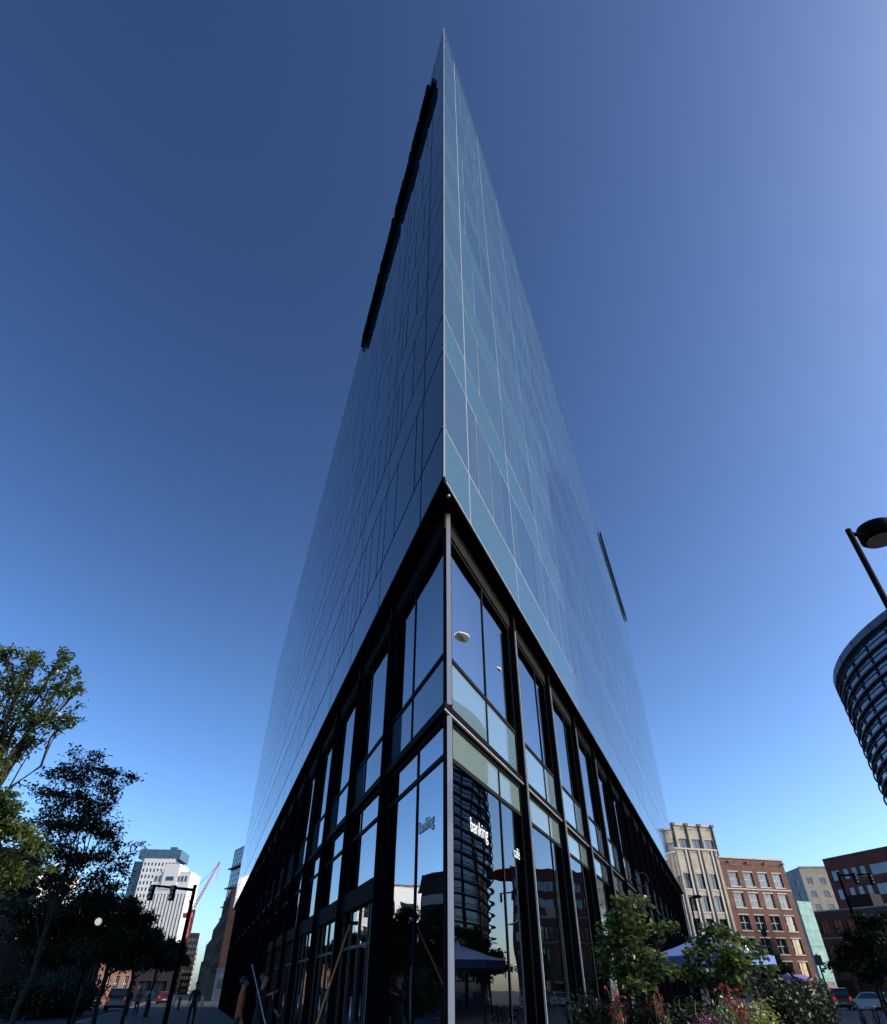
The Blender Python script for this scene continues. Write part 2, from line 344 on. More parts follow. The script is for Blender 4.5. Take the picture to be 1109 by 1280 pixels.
# ---- recessed two-storey base
def base_side(F, L, f0, side, mul_up, mul_lo):
    G = -.40                                        # glass plane
    fins = []; t = f0
    while t < L-1: fins.append(t); t += 3.98
    for i, t in enumerate(fins):
        bm = bmesh.new(); F.box(bm, t, t+.20, -.47, -.225, 0, Z0-.09)
        f = obj('fin', bm, ['black'], tower)
        bm = bmesh.new(); F.box(bm, t-.012, t+.016, -.224, -.19, .02, Z0-.6); obj('edge_strip', bm, ['silver' if side == 'r' and i < 4 else 'black'], f)  # silver where the sun catches it, blackened on the left and far fins
    bm = bmesh.new(); F.mitre(bm, L, -.60, -.335, 9.05, Z0-.082); obj('lintel', bm, ['lintel' if side == 'r' else 'black'], tower)  # greyer on the sunlit right wall, black on the shaded left
    bm = bmesh.new(); F.mitre(bm, L, -.60, -.29, 5.20, 5.335); obj('ledge_beam', bm, ['black'], tower)
    bm = bmesh.new(); F.mitre(bm, L, -.32, -.275, 5.18, 5.198); obj('edge_strip', bm, ['silver' if side == 'r' else 'black'], tower)  # silver on the sunlit right wall, blackened on the shaded left
    starts = [1.15] + [t+.20 for t in fins[:-1]]; ends = fins
    for i, (a, b) in enumerate(zip(starts, ends)):
        mu = mul_up if i == 0 else a+2.55; ml = mul_lo if i == 0 else a+2.55
        low = 3.42 if side == 'l' and 1 <= i < 7 else .25
        w = bmesh.new()                             # frame
        fr = .035
        for zz in (5.36, 6.33, 9.03): F.box(w, a, b, G-.05, G+.03, zz-fr, zz+fr)
        for zz in (5.15, 4.56): F.box(w, a, b, G-.05, G+.03, zz-fr, zz+fr)
        F.box(w, mu-fr*.8, mu+fr*.8, G-.05, G+.02, 5.36, 9.03); F.box(w, ml-fr*.8, ml+fr*.8, G-.05, G+.02, low, 5.13)
        for tt in ((a+.03, b-.03) if i else (b-.03,)): F.box(w, tt-.03, tt+.03, G-.05, G+.025, low, 9.0)
        wo = obj('window', w, ['joint_l' if side == 'l' else 'lintel'], tower)
        for (z0, z1, m_, mm) in ((6.37, 8.99, mu, 'glass_up' if side == 'r' else 'glass'), (5.40, 6.29, mu, 'frosted' if side == 'r' else 'frosted_l'),
                                 (4.60, 5.11, ml, 'frosted' if side == 'r' else 'glass'), (low, 4.52, ml, 'glass_r' if side == 'r' else 'glass')):
            if mm == 'frosted' and z0 > 5.2: mm = 'frosted_hi'
            for (t0, t1) in ((a+.06, m_-.03), (m_+.03, b-.06)):
                bm = bmesh.new(); F.quad(bm, t0, t1, G + rnd.uniform(-.002, .002), z0, z1)
                obj('pane', bm, [mm], wo)
        if low > 1:                                 # shop entrance under the transom beam
            bm = bmesh.new(); F.box(bm, a, b, -.55, -.30, 3.02, 3.40); obj('transom_beam', bm, ['black'], tower)
            d = bmesh.new(); n = 4
            for k in range(n+1):
                tt = a + (b-a)*k/n; F.box(d, tt-.03, tt+.03, G-.04, G+.03, .02, 3.02)
            F.box(d, a, b, G-.04, G+.02, .02, .16); F.box(d, a, b, G-.04, G+.02, 2.3, 2.36)
            do = obj('door', d, ['frame_d'], tower)
            for k in range(n):
                bm = bmesh.new(); F.quad(bm, a+(b-a)*k/n+.03, a+(b-a)*(k+1)/n-.03, G, .16, 3.02)
                obj('pane', bm, ['frosted' if (i == 1 and k == 0) else 'glass_r'], do)
            h = bmesh.new(); c0 = a+(b-a)*.5
            tube(h, [F.p(c0-.12, G+.09, .9), F.p(c0-.12, G+.09, 1.5)], .014); obj('handle', h, ['chrome'], do)
M['frosted_hi'] = mat('pale_sky_glass', (.12, .19, .23), .008, ior=2.9)
base_side(FR, TW_R, 5.70, 'r', 3.47, 4.10)
base_side(FL, TW_L, 4.95, 'l', 3.23, 2.70)
# corner column at the tip of the base
bm = bmesh.new(); c0 = Vector((PROW[0], PROW[1], 0)) + bis*1.06
def post(bm, c, a, b, d, z0, z1):
    P = [c + perp*a, c + perp*b, c + perp*b + bis*d, c + perp*a + bis*d]
    hexa(bm, [p + Vector((0, 0, z0)) for p in P] + [p + Vector((0, 0, z1)) for p in P])
post(bm, c0, .030, .112, .10, .0, 5.17); post(bm, c0, .030, .112, .10, 5.35, Z0-.1)
obj('corner_column', bm, ['silver'], tower)
bm = bmesh.new(); post(bm, c0 + bis*.01, -.035, .024, .12, 0, Z0-.1); post(bm, c0 + bis*.13, -.03, .12, .12, 0, Z0-.1)
obj('corner_shade_post', bm, ['black'], tower)  # left piece painted black for the column's shaded left face
bm = bmesh.new(); tube(bm, [Vector((.10, 9.25, Z0-.15)), Vector((.10, 9.25, Z0-.09))], .03, 10)
obj('soffit_camera', bm, ['silver'], tower)
# interior: floors, ceiling and a dark core
bm = bmesh.new(); 
def wedge_to(bm, off, z0, z1, t0, mi=0):
    a, b = FL.p(t0, -off, 0), FR.p(t0, -off, 0); c, d = FR.p(TW_R-.4, -off, 0), FL.p(TW_L-.4, -off, 0)
    prism(bm, [(a.x, a.y), (b.x, b.y), (c.x, c.y), (d.x, d.y)], z0, z1, mi)
wedge_to(bm, .70, 5.0, 5.32, 1.9, 0); wedge_to(bm, .70, 9.0, 9.4, 1.9, 1)
wedge_to(bm, 3.2, 0, 5.0, 17.0, 0); wedge_to(bm, 2.6, 5.33, 9.0, 13.0, 0)
obj('interior_core', bm, ['inner', 'inner2'], tower)

# rooftop letters standing off the left wall, seen edge-on
sign = empty('roof_sign', FL.p(9, .3, 38), 'long black letter sign standing off the left glass wall near the roof', 'sign')
inv = Matrix.Translation(sign.location).inverted()
def local(o, root): o.matrix_local = Matrix.Translation(root.location).inverted() if root.rotation_euler.z == 0 else root.matrix_basis.inverted(); return o
bm = bmesh.new()
FL.box(bm, 1.5, 18.6, .05, .12, 37.75, 38.85)
for zz in (38.9, 37.62): FL.box(bm, 1.5, 18.6, .03, .10, zz, zz+.06)
local(obj('raceway', bm, ['black'], sign), sign)
t = 1.9
ws = [(1.5, 1.55, 0), (1.3, 1.35, 0), (1.35, 1.85, -.5), (1.3, 1.35, 0), (.7, 1.6, 0), (1.2, 1.75, 0), (1.3, 1.35, 0), (.6, 1.75, 0), (1.7, 1.7, 0), (1.4, 1.35, 0), (1.3, 1.35, 0)]
for wd, ht, dz in ws:
    bm = bmesh.new(); z0 = 37.55 + dz; T = .2          # stroke-built block: two stems, a bowl and a bar
    FL.box(bm, t, t+T*1.6, .13, .30, z0, z0+ht)
    if wd > .8:
        FL.box(bm, t+wd-T*1.6, t+wd, .13, .30, z0, z0+min(ht, 1.35)); FL.box(bm, t+T*1.6, t+wd-T*1.6, .13, .30, z0, z0+T*1.4)
        FL.box(bm, t+T*1.6, t+wd-T*1.6, .13, .30, z0+1.05, z0+1.33)
    local(obj('letter', bm, ['black'], sign), sign); t += wd + .26
# long dark sign by the far end of the right wall
s2 = empty('fascia_sign', FR.p(59, .2, 40.5), 'thin black sign bar along the far roof edge of the right glass wall', 'sign')
bm = bmesh.new(); FR.box(bm, 48.5, 68.5, .06, .20, 40.7, 41.95); local(obj('sign_panel', bm, ['black'], s2), s2)

# lettering on the ground-floor glass
def text(name, body, F, t, z, size, mt, label, off=.012, flip=False, cat='lettering'):
    cu = bpy.data.curves.new(name, 'FONT'); cu.body = body; cu.size = size; cu.extrude = .006; cu.space_character = 1.02
    to = bpy.data.objects.new('tmp', cu); C.objects.link(to); dg = bpy.context.evaluated_depsgraph_get()
    me = bpy.data.meshes.new_from_object(to.evaluated_get(dg)); bpy.data.objects.remove(to)
    o = link_mesh(name, me, None, mt); x = -F.d if flip else F.d; n = F.n
    mtx = Matrix.Identity(4)
    up = Vector((0, 0, 1))
    for i in range(3): mtx[i][0] = x[i]; mtx[i][1] = up[i]; mtx[i][2] = n[i]
    mtx.translation = F.p(t, -.40+off, z); o.matrix_world = mtx
    return tag(o, label, cat)
text('window_lettering', 'banking', FR, 2.22, 3.66, .31, 'white', 'white word banking on the dark glass right of the corner column')
text('window_lettering', 'café', FR, 4.84, 3.66, .27, 'white', 'white word café on the glass beside the first right-hand black fin')
text('window_lettering', 'banking', FL, 2.55, 3.66, .27, 'pale_letter', 'faint grey lettering on the blue glass left of the corner column', flip=True)
# pendant lamps inside the upper storey
def pendant(p, label):
    r = empty('pendant_lamp', p, label, 'lamp', 'round pendant lamps inside the corner room')
    b = bmesh.new(); lathe(b, [(.03, .08), (.08, .06), (.26, .0), (.26, -.02), (.08, -.02)], 28); obj('lamp_shade', b, ['white'], r)
    b = bmesh.new(); tube(b, [(0, 0, .1), (0, 0, 9.0-p[2])], .008, 6); obj('cord', b, ['black'], r)
pendant(at(571, 797, 10.9), 'round white pendant lamp nearest the corner column')
pendant(at(613, 838, 13.4), 'round white pendant lamp by the first right-hand black fin')

# ================================================================== generic buildings
def seg(p0, p1):
    d = Vector((p1[0]-p0[0], p1[1]-p0[1])); n = Vector((d.y, -d.x)); mid = Vector(((p0[0]+p1[0])/2, (p0[1]+p1[1])/2))
    if n.dot(-mid) < 0: n = -n
    return Frame(p0, d, n), d.length
def wall_cells(bm, F, W, z0, z1, ops, depth=.25, mi=0):
    ts = sorted({0.0, W, *[o[0] for o in ops], *[o[1] for o in ops]}); zs = sorted({z0, z1, *[o[2] for o in ops], *[o[3] for o in ops]})
    for i in range(len(ts)-1):
        for j in range(len(zs)-1):
            tc, zc = (ts[i]+ts[i+1])/2, (zs[j]+zs[j+1])/2
            if any(o[0] < tc < o[1] and o[2] < zc < o[3] for o in ops): continue
            F.quad(bm, ts[i], ts[i+1], 0, zs[j], zs[j+1], mi)
    for a, b, c, d in ops:
        for P in (((a, 0, c), (b, 0, c), (b, -depth, c), (a, -depth, c)), ((a, 0, d), (b, 0, d), (b, -depth, d), (a, -depth, d)),
                  ((a, 0, c), (a, 0, d), (a, -depth, d), (a, -depth, c)), ((b, 0, c), (b, 0, d), (b, -depth, d), (b, -depth, c))):
            bm.faces.new([bm.verts.new(F.p(*q)) for q in P]).material_index = mi
def add_window(root, F, a, b, c, d, depth, fm='frame_w', pm='pane', cols=2, rows=2, sill=None, w=.05, name='window', simple=False):
    if simple:
        bm = bmesh.new(); F.quad(bm, a, b, -depth, c, d); return obj(name, bm, [pm], root)
    bm = bmesh.new(); s0, s1 = -depth-.02, -depth+.05
    for k in range(cols+1): x = a+(b-a)*k/cols; F.box(bm, max(a, x-w), min(b, x+w), s0, s1, c, d)
    for k in range(rows+1):
        y = c+(d-c)*k/rows
        for q in range(cols):
            F.box(bm, a+(b-a)*q/cols+w, a+(b-a)*(q+1)/cols-w, s0, s1-.012, max(c, y-w), min(d, y+w))
    wo = obj(name, bm, [fm], root)
    bm = bmesh.new(); F.quad(bm, a+.01, b-.01, -depth, c+.01, d-.01); obj('pane', bm, [pm], wo)
    if sill:
        bm = bmesh.new(); F.box(bm, a-.15, b+.15, -.05, .1, c-.22, c-.012); obj('sill', bm, [sill], wo)
        bm = bmesh.new(); F.box(bm, a-.12, b+.12, -.05, .05, d+.012, d+.22); obj('lintel', bm, [sill], wo)
    return wo
def grid(W, n, w, rows, zf, h, m0=None):
    """window openings: n columns of width w over wall width W, bottoms at rows"""
    p = W/n if m0 is None else (W-2*m0)/n; m0 = m0 or 0
    return [(m0+p*(i+.5)-w/2, m0+p*(i+.5)+w/2, r, r+h) for r in rows for i in range(n)]

def roofbits(root, pts, z):
    for (x, y, w, d, h) in pts:
        bm = bmesh.new(); box(bm, x-w/2, x+w/2, y-d/2, y+d/2, z, z+h); obj('roof_plant', bm, ['grey_wall'], root)

# ---- red brick warehouse and tan stone block behind right
B0 = at(898, 1072, 158); B1 = at(978, 1078, 168.5)
HB = B0.z; bw = Vector((B1.x-B0.x, B1.y-B0.y, 0))
F, W = seg(B0, B1)
root = empty('brick_building', (0, 0, 0), 'six-storey red brick building with paired pale-framed windows beside the tan stone block', 'building')
ops = []; 
storeys = [HB-5.1, HB-8.85, HB-12.75, HB-16.6, HB-20.4]
ops = grid(W, 4, 2.35, storeys, 0, 2.55, .75)
shop = [(1.6, 4.2, .3, 2.9), (6.3, 8.9, .3, 2.9), (10.6, 13.2, .3, 2.9), (14.4, 16.2, .1, 2.9)]
shop = [o for o in shop if o[1] < W]
bm = bmesh.new(); wall_cells(bm, F, W, 0, HB, ops + shop, .3)
Fs, Ws = seg(B1, (B1.x-F.n.x*22, B1.y-F.n.y*22)); Fs.quad(bm, 0, Ws, 0, 0, HB)
obj('wall', bm, ['brick'], root)
bm = bmesh.new(); q = [B0, B1, B1-F.n*22, B0-F.n*22]; prism(bm, [(p.x, p.y) for p in q], HB-1.2, HB-1.0); obj('roof', bm, ['roof'], root)
bm = bmesh.new(); F.box(bm, -.05, W+.05, -.4, .12, HB, HB+.28); F.box(bm, 0, W, -.02, .10, HB-5.72, HB-5.5); obj('cornice', bm, ['tan_trim'], root)
for k in range(4): bm = bmesh.new(); F.box(bm, 2+k*4.6, 2.5+k*4.6, .13, .4, HB-.75, HB-.45); obj('roof_outlet', bm, ['frame_d'], root)
for o in ops: add_window(root, F, *o, .3, 'frame_w', 'pane_b' if o[2] > HB-9 else 'pane', 2, 2, 'tan_trim', .07)  # upper rows bluer: reflected sky put into the pane colour
for o in shop: add_window(root, F, *o, .3, 'frame_d', 'pane', 2, 1, None, .08)
bm = bmesh.new(); F.box(bm, -.02, W+.02, .0, .12, 0, .3); F.box(bm, 13.25, 14.35, .002, .1, .3, 1.9); obj('plinth', bm, ['tan_trim'], root)
for i, t in enumerate((7.6, 11.9)):
    a = empty('awning', F.p(t, 0, 3), ('purple' if i else 'violet') + ' fabric awning over the ' + ('right' if i else 'left') + ' shopfront of the brick building', 'awning', 'purple awnings on the brick building')
    bm = bmesh.new(); P = [F.p(t-1.5, 0.02, 3.0), F.p(t+1.5, 0.02, 3.0), F.p(t+1.5, 1.3, 3.0), F.p(t-1.5, 1.3, 3.0), F.p(t-1.5, .02, 4.0), F.p(t+1.5, .02, 4.0), F.p(t+1.5, 1.3, 3.35), F.p(t-1.5, 1.3, 3.35)]
    hexa(bm, P); local(obj('canopy', bm, ['purple'], a), a)
    bm = bmesh.new(); [tube(bm, [F.p(x, .05, 2.7), F.p(x, 1.25, 3.0)], .03, 6) for x in (t-1.4, t+1.4)]; local(obj('arm', bm, ['black'], a), a)

# tan block
root = empty('stone_building', (0, 0, 0), 'tan stone block with dark vertical strips and a set-back top storey', 'building')
ud = F.d; T0 = B0 - ud*11.2; T0 = Vector((T0.x, T0.y, 0)); HF = at(853, 1060, T0.length).z
Ft, Wt = seg((T0.x, T0.y), (B0.x, B0.y))
rows = [HF-7.1, HF-11.0, HF-14.9, HF-18.8]; ops = grid(Wt, 3, 1.9, rows, 0, 2.7, 1.0) + grid(Wt, 3, 2.1, [.4], 0, 3.0, 1.0)
bm = bmesh.new(); wall_cells(bm, Ft, Wt, 0, HF, ops, .3)
Tc = T0 - Ft.d*3.0 - Ft.n*5.5; Fc, Wc = seg((Tc.x, Tc.y), (T0.x, T0.y)); opc = [(1.6, 4.2, z, z+2.6) for z in rows]
wall_cells(bm, Fc, Wc, 0, HF, opc, .3)
Td = Tc - Ft.n*16; Fd, Wd = seg((Td.x, Td.y), (Tc.x, Tc.y)); Fd.quad(bm, 0, Wd, 0, 0, HF)
q = [T0, Vector((B0.x, B0.y, 0)), Vector((B0.x, B0.y, 0))-Ft.n*22, Td]; qq = [(Tc.x, Tc.y), (T0.x, T0.y), (B0.x, B0.y), (q[2].x, q[2].y), (Td.x, Td.y)]
prism(bm, qq, HF-.6, HF-.4)
U0 = T0 - Ft.n*2.2 - Ft.d*.2; U1 = U0 + Ft.d*13.6; HU = at(842, 1029, U0.length).z
Fu, Wu = seg((U0.x, U0.y), (U1.x, U1.y)); opu = grid(Wu, 4, 2.2, [HU-5.9], 0, 3.3, .4)
wall_cells(bm, Fu, Wu, HF-1, HU, opu, .3)
Uc = U0 - Ft.d*2.6 - Ft.n*4.6; Fuc, Wuc = seg((Uc.x, Uc.y), (U0.x, U0.y)); opuc = [(1.3, 3.7, HU-5.9, HU-2.6)]; wall_cells(bm, Fuc, Wuc, HF-1, HU, opuc, .3)
U2 = U1 - Ft.n*14; Fur, Wur = seg((U1.x, U1.y), (U2.x, U2.y)); Fur.quad(bm, 0, Wur, 0, HF-1, HU)
Ud = Uc - Ft.n*12; Ful, Wul = seg((Ud.x, Ud.y), (Uc.x, Uc.y)); Ful.quad(bm, 0, Wul, 0, HF-1, HU)
prism(bm, [(Uc.x, Uc.y), (U0.x, U0.y), (U1.x, U1.y), (U2.x, U2.y), (Ud.x, Ud.y)], HU-.8, HU-.6)
obj('wall', bm, ['tan'], root)
bm = bmesh.new(); Fu.box(bm, -.1, Wu+.1, -.2, .22, HU-.02, HU+.35); Fuc.box(bm, -.2, Wuc-.1, -.2, .2, HU-.02, HU+.33)
Ft.box(bm, -.1, Wt, -.2, .2, HF, HF+.3); Fc.box(bm, -.1, Wc-.1, -.2, .2, HF, HF+.28); Fu.box(bm, 0, Wu, -.02, .14, HU-6.6, HU-6.3)
for z in rows: Ft.box(bm, 1.02, Wt-.6, -.02, .07, z-.3, z-.012)
obj('cornice', bm, ['tan_trim'], root)
bm = bmesh.new()
for k in range(4): x = Wu*(k+1)/4.08-.1; Fu.box(bm, x-.13, x+.13, .0, .26, HU-6.3, HU-.05); Fu.box(bm, x-.4, x+.4, .0, .45, HU+.0, HU+.5)
for k in range(4): x = .9 + (Wt-1.7)*k/3; Ft.box(bm, x-.14, x+.14, .0, .24, 1.0, HF-.03)
obj('dark_strip', bm, ['frame_d'], root)  # dark vertical strips on the wall face
bm = bmesh.new()
for k in range(4): x = .9 + (Wt-1.7)*k/3 - .72; Ft.box(bm, x-.16 if k else x+.1, x+.30, .002, .16, 1.0, HF-.04)
obj('pilaster', bm, ['tan_trim'], root)
for o in ops + []: add_window(root, Ft, *o, .3, 'frame_d', 'pane_b' if o[2] > HF-12 else 'pane', 2, 1, None, .06)
for o in opu: add_window(root, Fu, *o, .3, 'frame_d', 'pane_b', 2, 1, None, .06)
for o in opc: add_window(root, Fc, *o, .3, 'frame_d', 'pane_b', 2, 1, None, .06)
for o in opuc: add_window(root, Fuc, *o, .3, 'frame_d', 'pane_b', 2, 1, None, .06)

# cream hotel beyond
root = empty('hotel_block', (0, 0, 0), 'cream stone block with small square windows beyond the brick building', 'building')
H0 = at(998, 1084, 302); H1 = azp(30.6, 312); HH = H0.z; Hl = azp(25.9, 320)
F, W = seg((H0.x, H0.y), (H1.x, H1.y)); rows = [HH-5.7-4.3*k for k in range(6)]
ops = grid(W, 4, 2.2, rows, 0, 2.2, .3); bm = bmesh.new(); wall_cells(bm, F, W, 0, HH, ops, .25); obj('wall', bm, ['hotel'], root)
for o in ops: add_window(root, F, *o, .25, 'frame_w', 'pane', 2, 1, None, .09)
F2, W2 = seg((Hl.x, Hl.y), (H0.x, H0.y)); ops = [(W2-7.2, W2-4.4, z, z+2.3) for z in rows]
bm = bmesh.new(); wall_cells(bm, F2, W2, 0, HH, ops, .25); obj('wall', bm, ['grey_stone'], root)  # left face in greyer stone, its shade put into the colour
for o in ops: add_window(root, F2, *o, .25, 'frame_d', 'pane_b', 2, 1, None, .08)
bm = bmesh.new(); bk = F.n*-20; prism(bm, [(H0.x, H0.y), (H1.x, H1.y), (H1.x+bk.x, H1.y+bk.y), (Hl.x+bk.x*.3, Hl.y+bk.y*.3), (Hl.x, Hl.y)], HH-.5, HH-.3)
F.box(bm, 0, W, -.3, .12, HH, HH+.35); obj('roof', bm, ['tan_trim'], root)

# dark brick office block
root = empty('brick_office', (0, 0, 0), 'dark red brick office block with rows of blue windows at the right edge', 'building')
KO = 1.34; O0 = at(1028, 1075, 171.5*KO); HO = O0.z; O1 = azp(33.6, 160.5*KO); od = (Vector((O1.x, O1.y, 0)) - Vector((O0.x, O0.y, 0))).normalized(); O2 = Vector((O0.x, O0.y, 0)) + od*30
F, W = seg((O0.x, O0.y), (O2.x, O2.y)); rows = [HO-(4.1+3.35*k)*KO for k in range(6)]
ops = []
for z in rows: ops += [(a*KO, b*KO, z, z+1.8*KO) for a, b in ((1.0, 3.2), (4.0, 5.3), (6.1, 7.4), (8.2, 9.5), (10.6, 15.6), (16.4, 21.4))]
bm = bmesh.new(); wall_cells(bm, F, W, 0, HO, ops, .2); b2 = O0 - F.n*24; F2, W2 = seg((b2.x, b2.y), (O0.x, O0.y)); F2.quad(bm, 0, W2, 0, 0, HO)
prism(bm, [(O0.x, O0.y), (O2.x, O2.y), (O2.x-F.n.x*24, O2.y-F.n.y*24), (b2.x, b2.y)], HO-.5, HO-.3); obj('wall', bm, ['brick_d'], root)
bm = bmesh.new(); F.box(bm, 0, W, -.2, .08, HO, HO+.2); obj('coping', bm, ['frame_d'], root)
for o in ops: add_window(root, F, *o, .2, 'frame_w', 'pane_b', max(1, round((o[1]-o[0])/1.3)), 1, None, .05)

# teal panelled building next to the brick one
root = empty('teal_building', (0, 0, 0), 'narrow building with a pale teal panelled wall against the brick building', 'building')
G0 = at(996, 1126, 147); G1 = at(1015, 1134, 150); F, W = seg((G0.x, G0.y), (G1.x, G1.y)); HG = G0.z
bm = bmesh.new(); F.quad(bm, 0, W, 0, 3.2, HG); bk = Vector((G0.x, G0.y, 0)).normalized()*16
prism(bm, [(G0.x-F.n.x*.05, G0.y-F.n.y*.05), (G1.x-F.n.x*.05, G1.y-F.n.y*.05), (G1.x+bk.x, G1.y+bk.y), (G0.x+bk.x, G0.y+bk.y)], 0, HG)
obj('wall', bm, ['teal_wall'], root)
bm = bmesh.new()
for k in range(1, 5): F.box(bm, 0, W, .0, .03, 3.2+(HG-3.2)*k/5-.03, 3.2+(HG-3.2)*k/5)
obj('panel_joint', bm, ['grey_wall'], root)
bm = bmesh.new(); F.box(bm, .3, W-.3, -.02, .1, .1, 2.8); obj('shopfront', bm, ['frame_d'], root)
# black-roofed gable + grey block
root = empty('grey_building', (0, 0, 0), 'low grey rendered building with two rows of dark windows behind the street trees', 'building')
K0 = at(1015, 1141, 186); K1 = azp(33.5, 176); F, W = seg((K0.x, K0.y), (K1.x, K1.y)); HK = K0.z
ops = grid(W, 7, 1.9, [HK-4.2, HK-8.6], 0, 2.5, .4) + grid(W, 5, 3.4, [.4], 0, 2.9, .4)
bm = bmesh.new(); wall_cells(bm, F, W, 0, HK, ops, .3); bk = -F.n*14; prism(bm, [(K0.x+bk.x*.02, K0.y+bk.y*.02), (K1.x+bk.x*.02, K1.y+bk.y*.02), (K1.x+bk.x, K1.y+bk.y), (K0.x+bk.x, K0.y+bk.y)], HK-.5, HK-.2)
obj('wall', bm, ['grey_wall'], root)
for o in ops: add_window(root, F, *o, .3, 'frame_d', 'pane', 2, 1, None, .06)
bm = bmesh.new(); F.box(bm, 0, W, -.2, .1, HK, HK+.25); F.box(bm, 0, W, 0, .06, HK-5.0, HK-4.8); obj('coping', bm, ['grey_stone'], root)
bm = bmesh.new(); F.box(bm, 9, 14, -5, -.5, HK-.2, HK+2.6); obj('penthouse', bm, ['darkbldg'], root)

# ---- curved glass office tower, right
Dc, Rc = 100.0, 32.0; cc = azp(34.3 + math.degrees(math.asin(Rc/Dc)), Dc); HC = EYE + .336*math.sqrt(Dc*Dc-Rc*Rc)
root = empty('curved_tower', (cc.x, cc.y, 0), 'round dark office tower wrapped in horizontal louvre rings at the right edge', 'building')
N = 96
def ring(bm, r0, r1, z0, z1, mi=0):
    for k in range(N):
        a, b = 2*math.pi*k/N, 2*math.pi*(k+1)/N
        P = [(r0*cos(a), r0*sin(a)), (r1*cos(a), r1*sin(a)), (r1*cos(b), r1*sin(b)), (r0*cos(b), r0*sin(b))]
        v = [bm.verts.new((x, y, z0)) for x, y in P] + [bm.verts.new((x, y, z1)) for x, y in P]
        for q in ((0, 1, 2, 3), (7, 6, 5, 4), (1, 5, 6, 2), (0, 3, 7, 4)): bm.faces.new([v[i] for i in q]).material_index = mi
M['ct_glass'] = mat('tinted_tower_glass', (.045, .075, .135), .04, ior=2.6, var=.25, vscale=.15)
bm = bmesh.new(); lathe(bm, [(Rc-.5, 0), (Rc-.5, HC-.5)], N); 
for f in bm.faces: f.smooth = False
obj('glass_wall', bm, ['ct_glass'], root)
M['ct_metal'] = mat('blue_grey_parapet', (.09, .11, .14), .45, .3)
bm = bmesh.new(); ring(bm, Rc-.5, Rc+.12, HC-.55, HC+.30); obj('parapet', bm, ['ct_metal'], root)
bm = bmesh.new(); lathe(bm, [(Rc-.6, HC-.6), (Rc-.6, HC-.4)], N); obj('roof', bm, ['roof'], root)
bm = bmesh.new()
for k in range(48): a = 2*math.pi*k/48; p = Vector((cos(a), sin(a), 0)); tube(bm, [p*(Rc+.13)+Vector((0, 0, HC-.55)), p*(Rc+.13)+Vector((0, 0, HC+.34))], .03, 4)
obj('parapet_joint', bm, ['black'], root)
nr = 22
for k in range(nr):
    z = HC - 2.0 - k*1.38
    if z < 2: break
    bm = bmesh.new(); ring(bm, Rc-.45, Rc-.12, z-.14, z); ring(bm, Rc-.1, Rc+.10, z+.36, z+.40); obj('louvre_ring', bm, ['frame_d'], root)
bm = bmesh.new()
for k in range(48):
    a = 2*math.pi*(k+.3)/48; p = Vector((cos(a), sin(a), 0))
    tube(bm, [p*(Rc-.42)+Vector((0, 0, .1)), p*(Rc-.42)+Vector((0, 0, HC-1))], .10, 4)
obj('mullion', bm, ['ct_metal'], root)

# ---- unseen tower, assumed and shaped to cast the shade on the right wall
SUN_AZ, SUN_EL = 99.0, 28.0
sdir = Vector((sin(R(SUN_AZ)), cos(R(SUN_AZ)), 0)); sp = Vector((-sdir.y, sdir.x, 0))
if sp.dot(FR.d) < 0: sp = -sp
Ds = 130.0; HS = 18.5 + Ds*tan(R(SUN_EL))
tan_pt = FR.p(13.7, 0, 0) + sdir*Ds; cen = tan_pt + sp*20
poly = []
a0 = math.atan2(-sp.y, -sp.x)
near = FR.n*-1
fd = FR.d
for k in range(25):
    a = a0 - math.pi*.5*0 + (k/24)*0
    ang = k/24*R(125)
    v = (-sp)*cos(ang) + (-sdir)*sin(ang); poly.append(cen + v*20)
last = poly[-1]; e1 = last + fd*34; poly += [e1, e1 + FR.n*38, cen + sdir*22 + sp*10, cen + sdir*20 - sp*6]
root = empty('shade_caster_tower', (cen.x, cen.y, 0), 'assumed unseen tower with a rounded corner, casting shade on the right glass wall', 'building')
bm = bmesh.new(); prism(bm, [(p.x-cen.x, p.y-cen.y) for p in poly], 0, HS); bmesh.ops.recalc_face_normals(bm, faces=bm.faces); obj('wall', bm, ['grey_stone'], root)
bm = bmesh.new()
for k in range(18): prism(bm, [((p.x-cen.x)*1.004, (p.y-cen.y)*1.004) for p in poly], 4.5+4.1*k, 6.9+4.1*k)
bmesh.ops.recalc_face_normals(bm, faces=bm.faces); obj('window_band', bm, ['pane_b'], root)

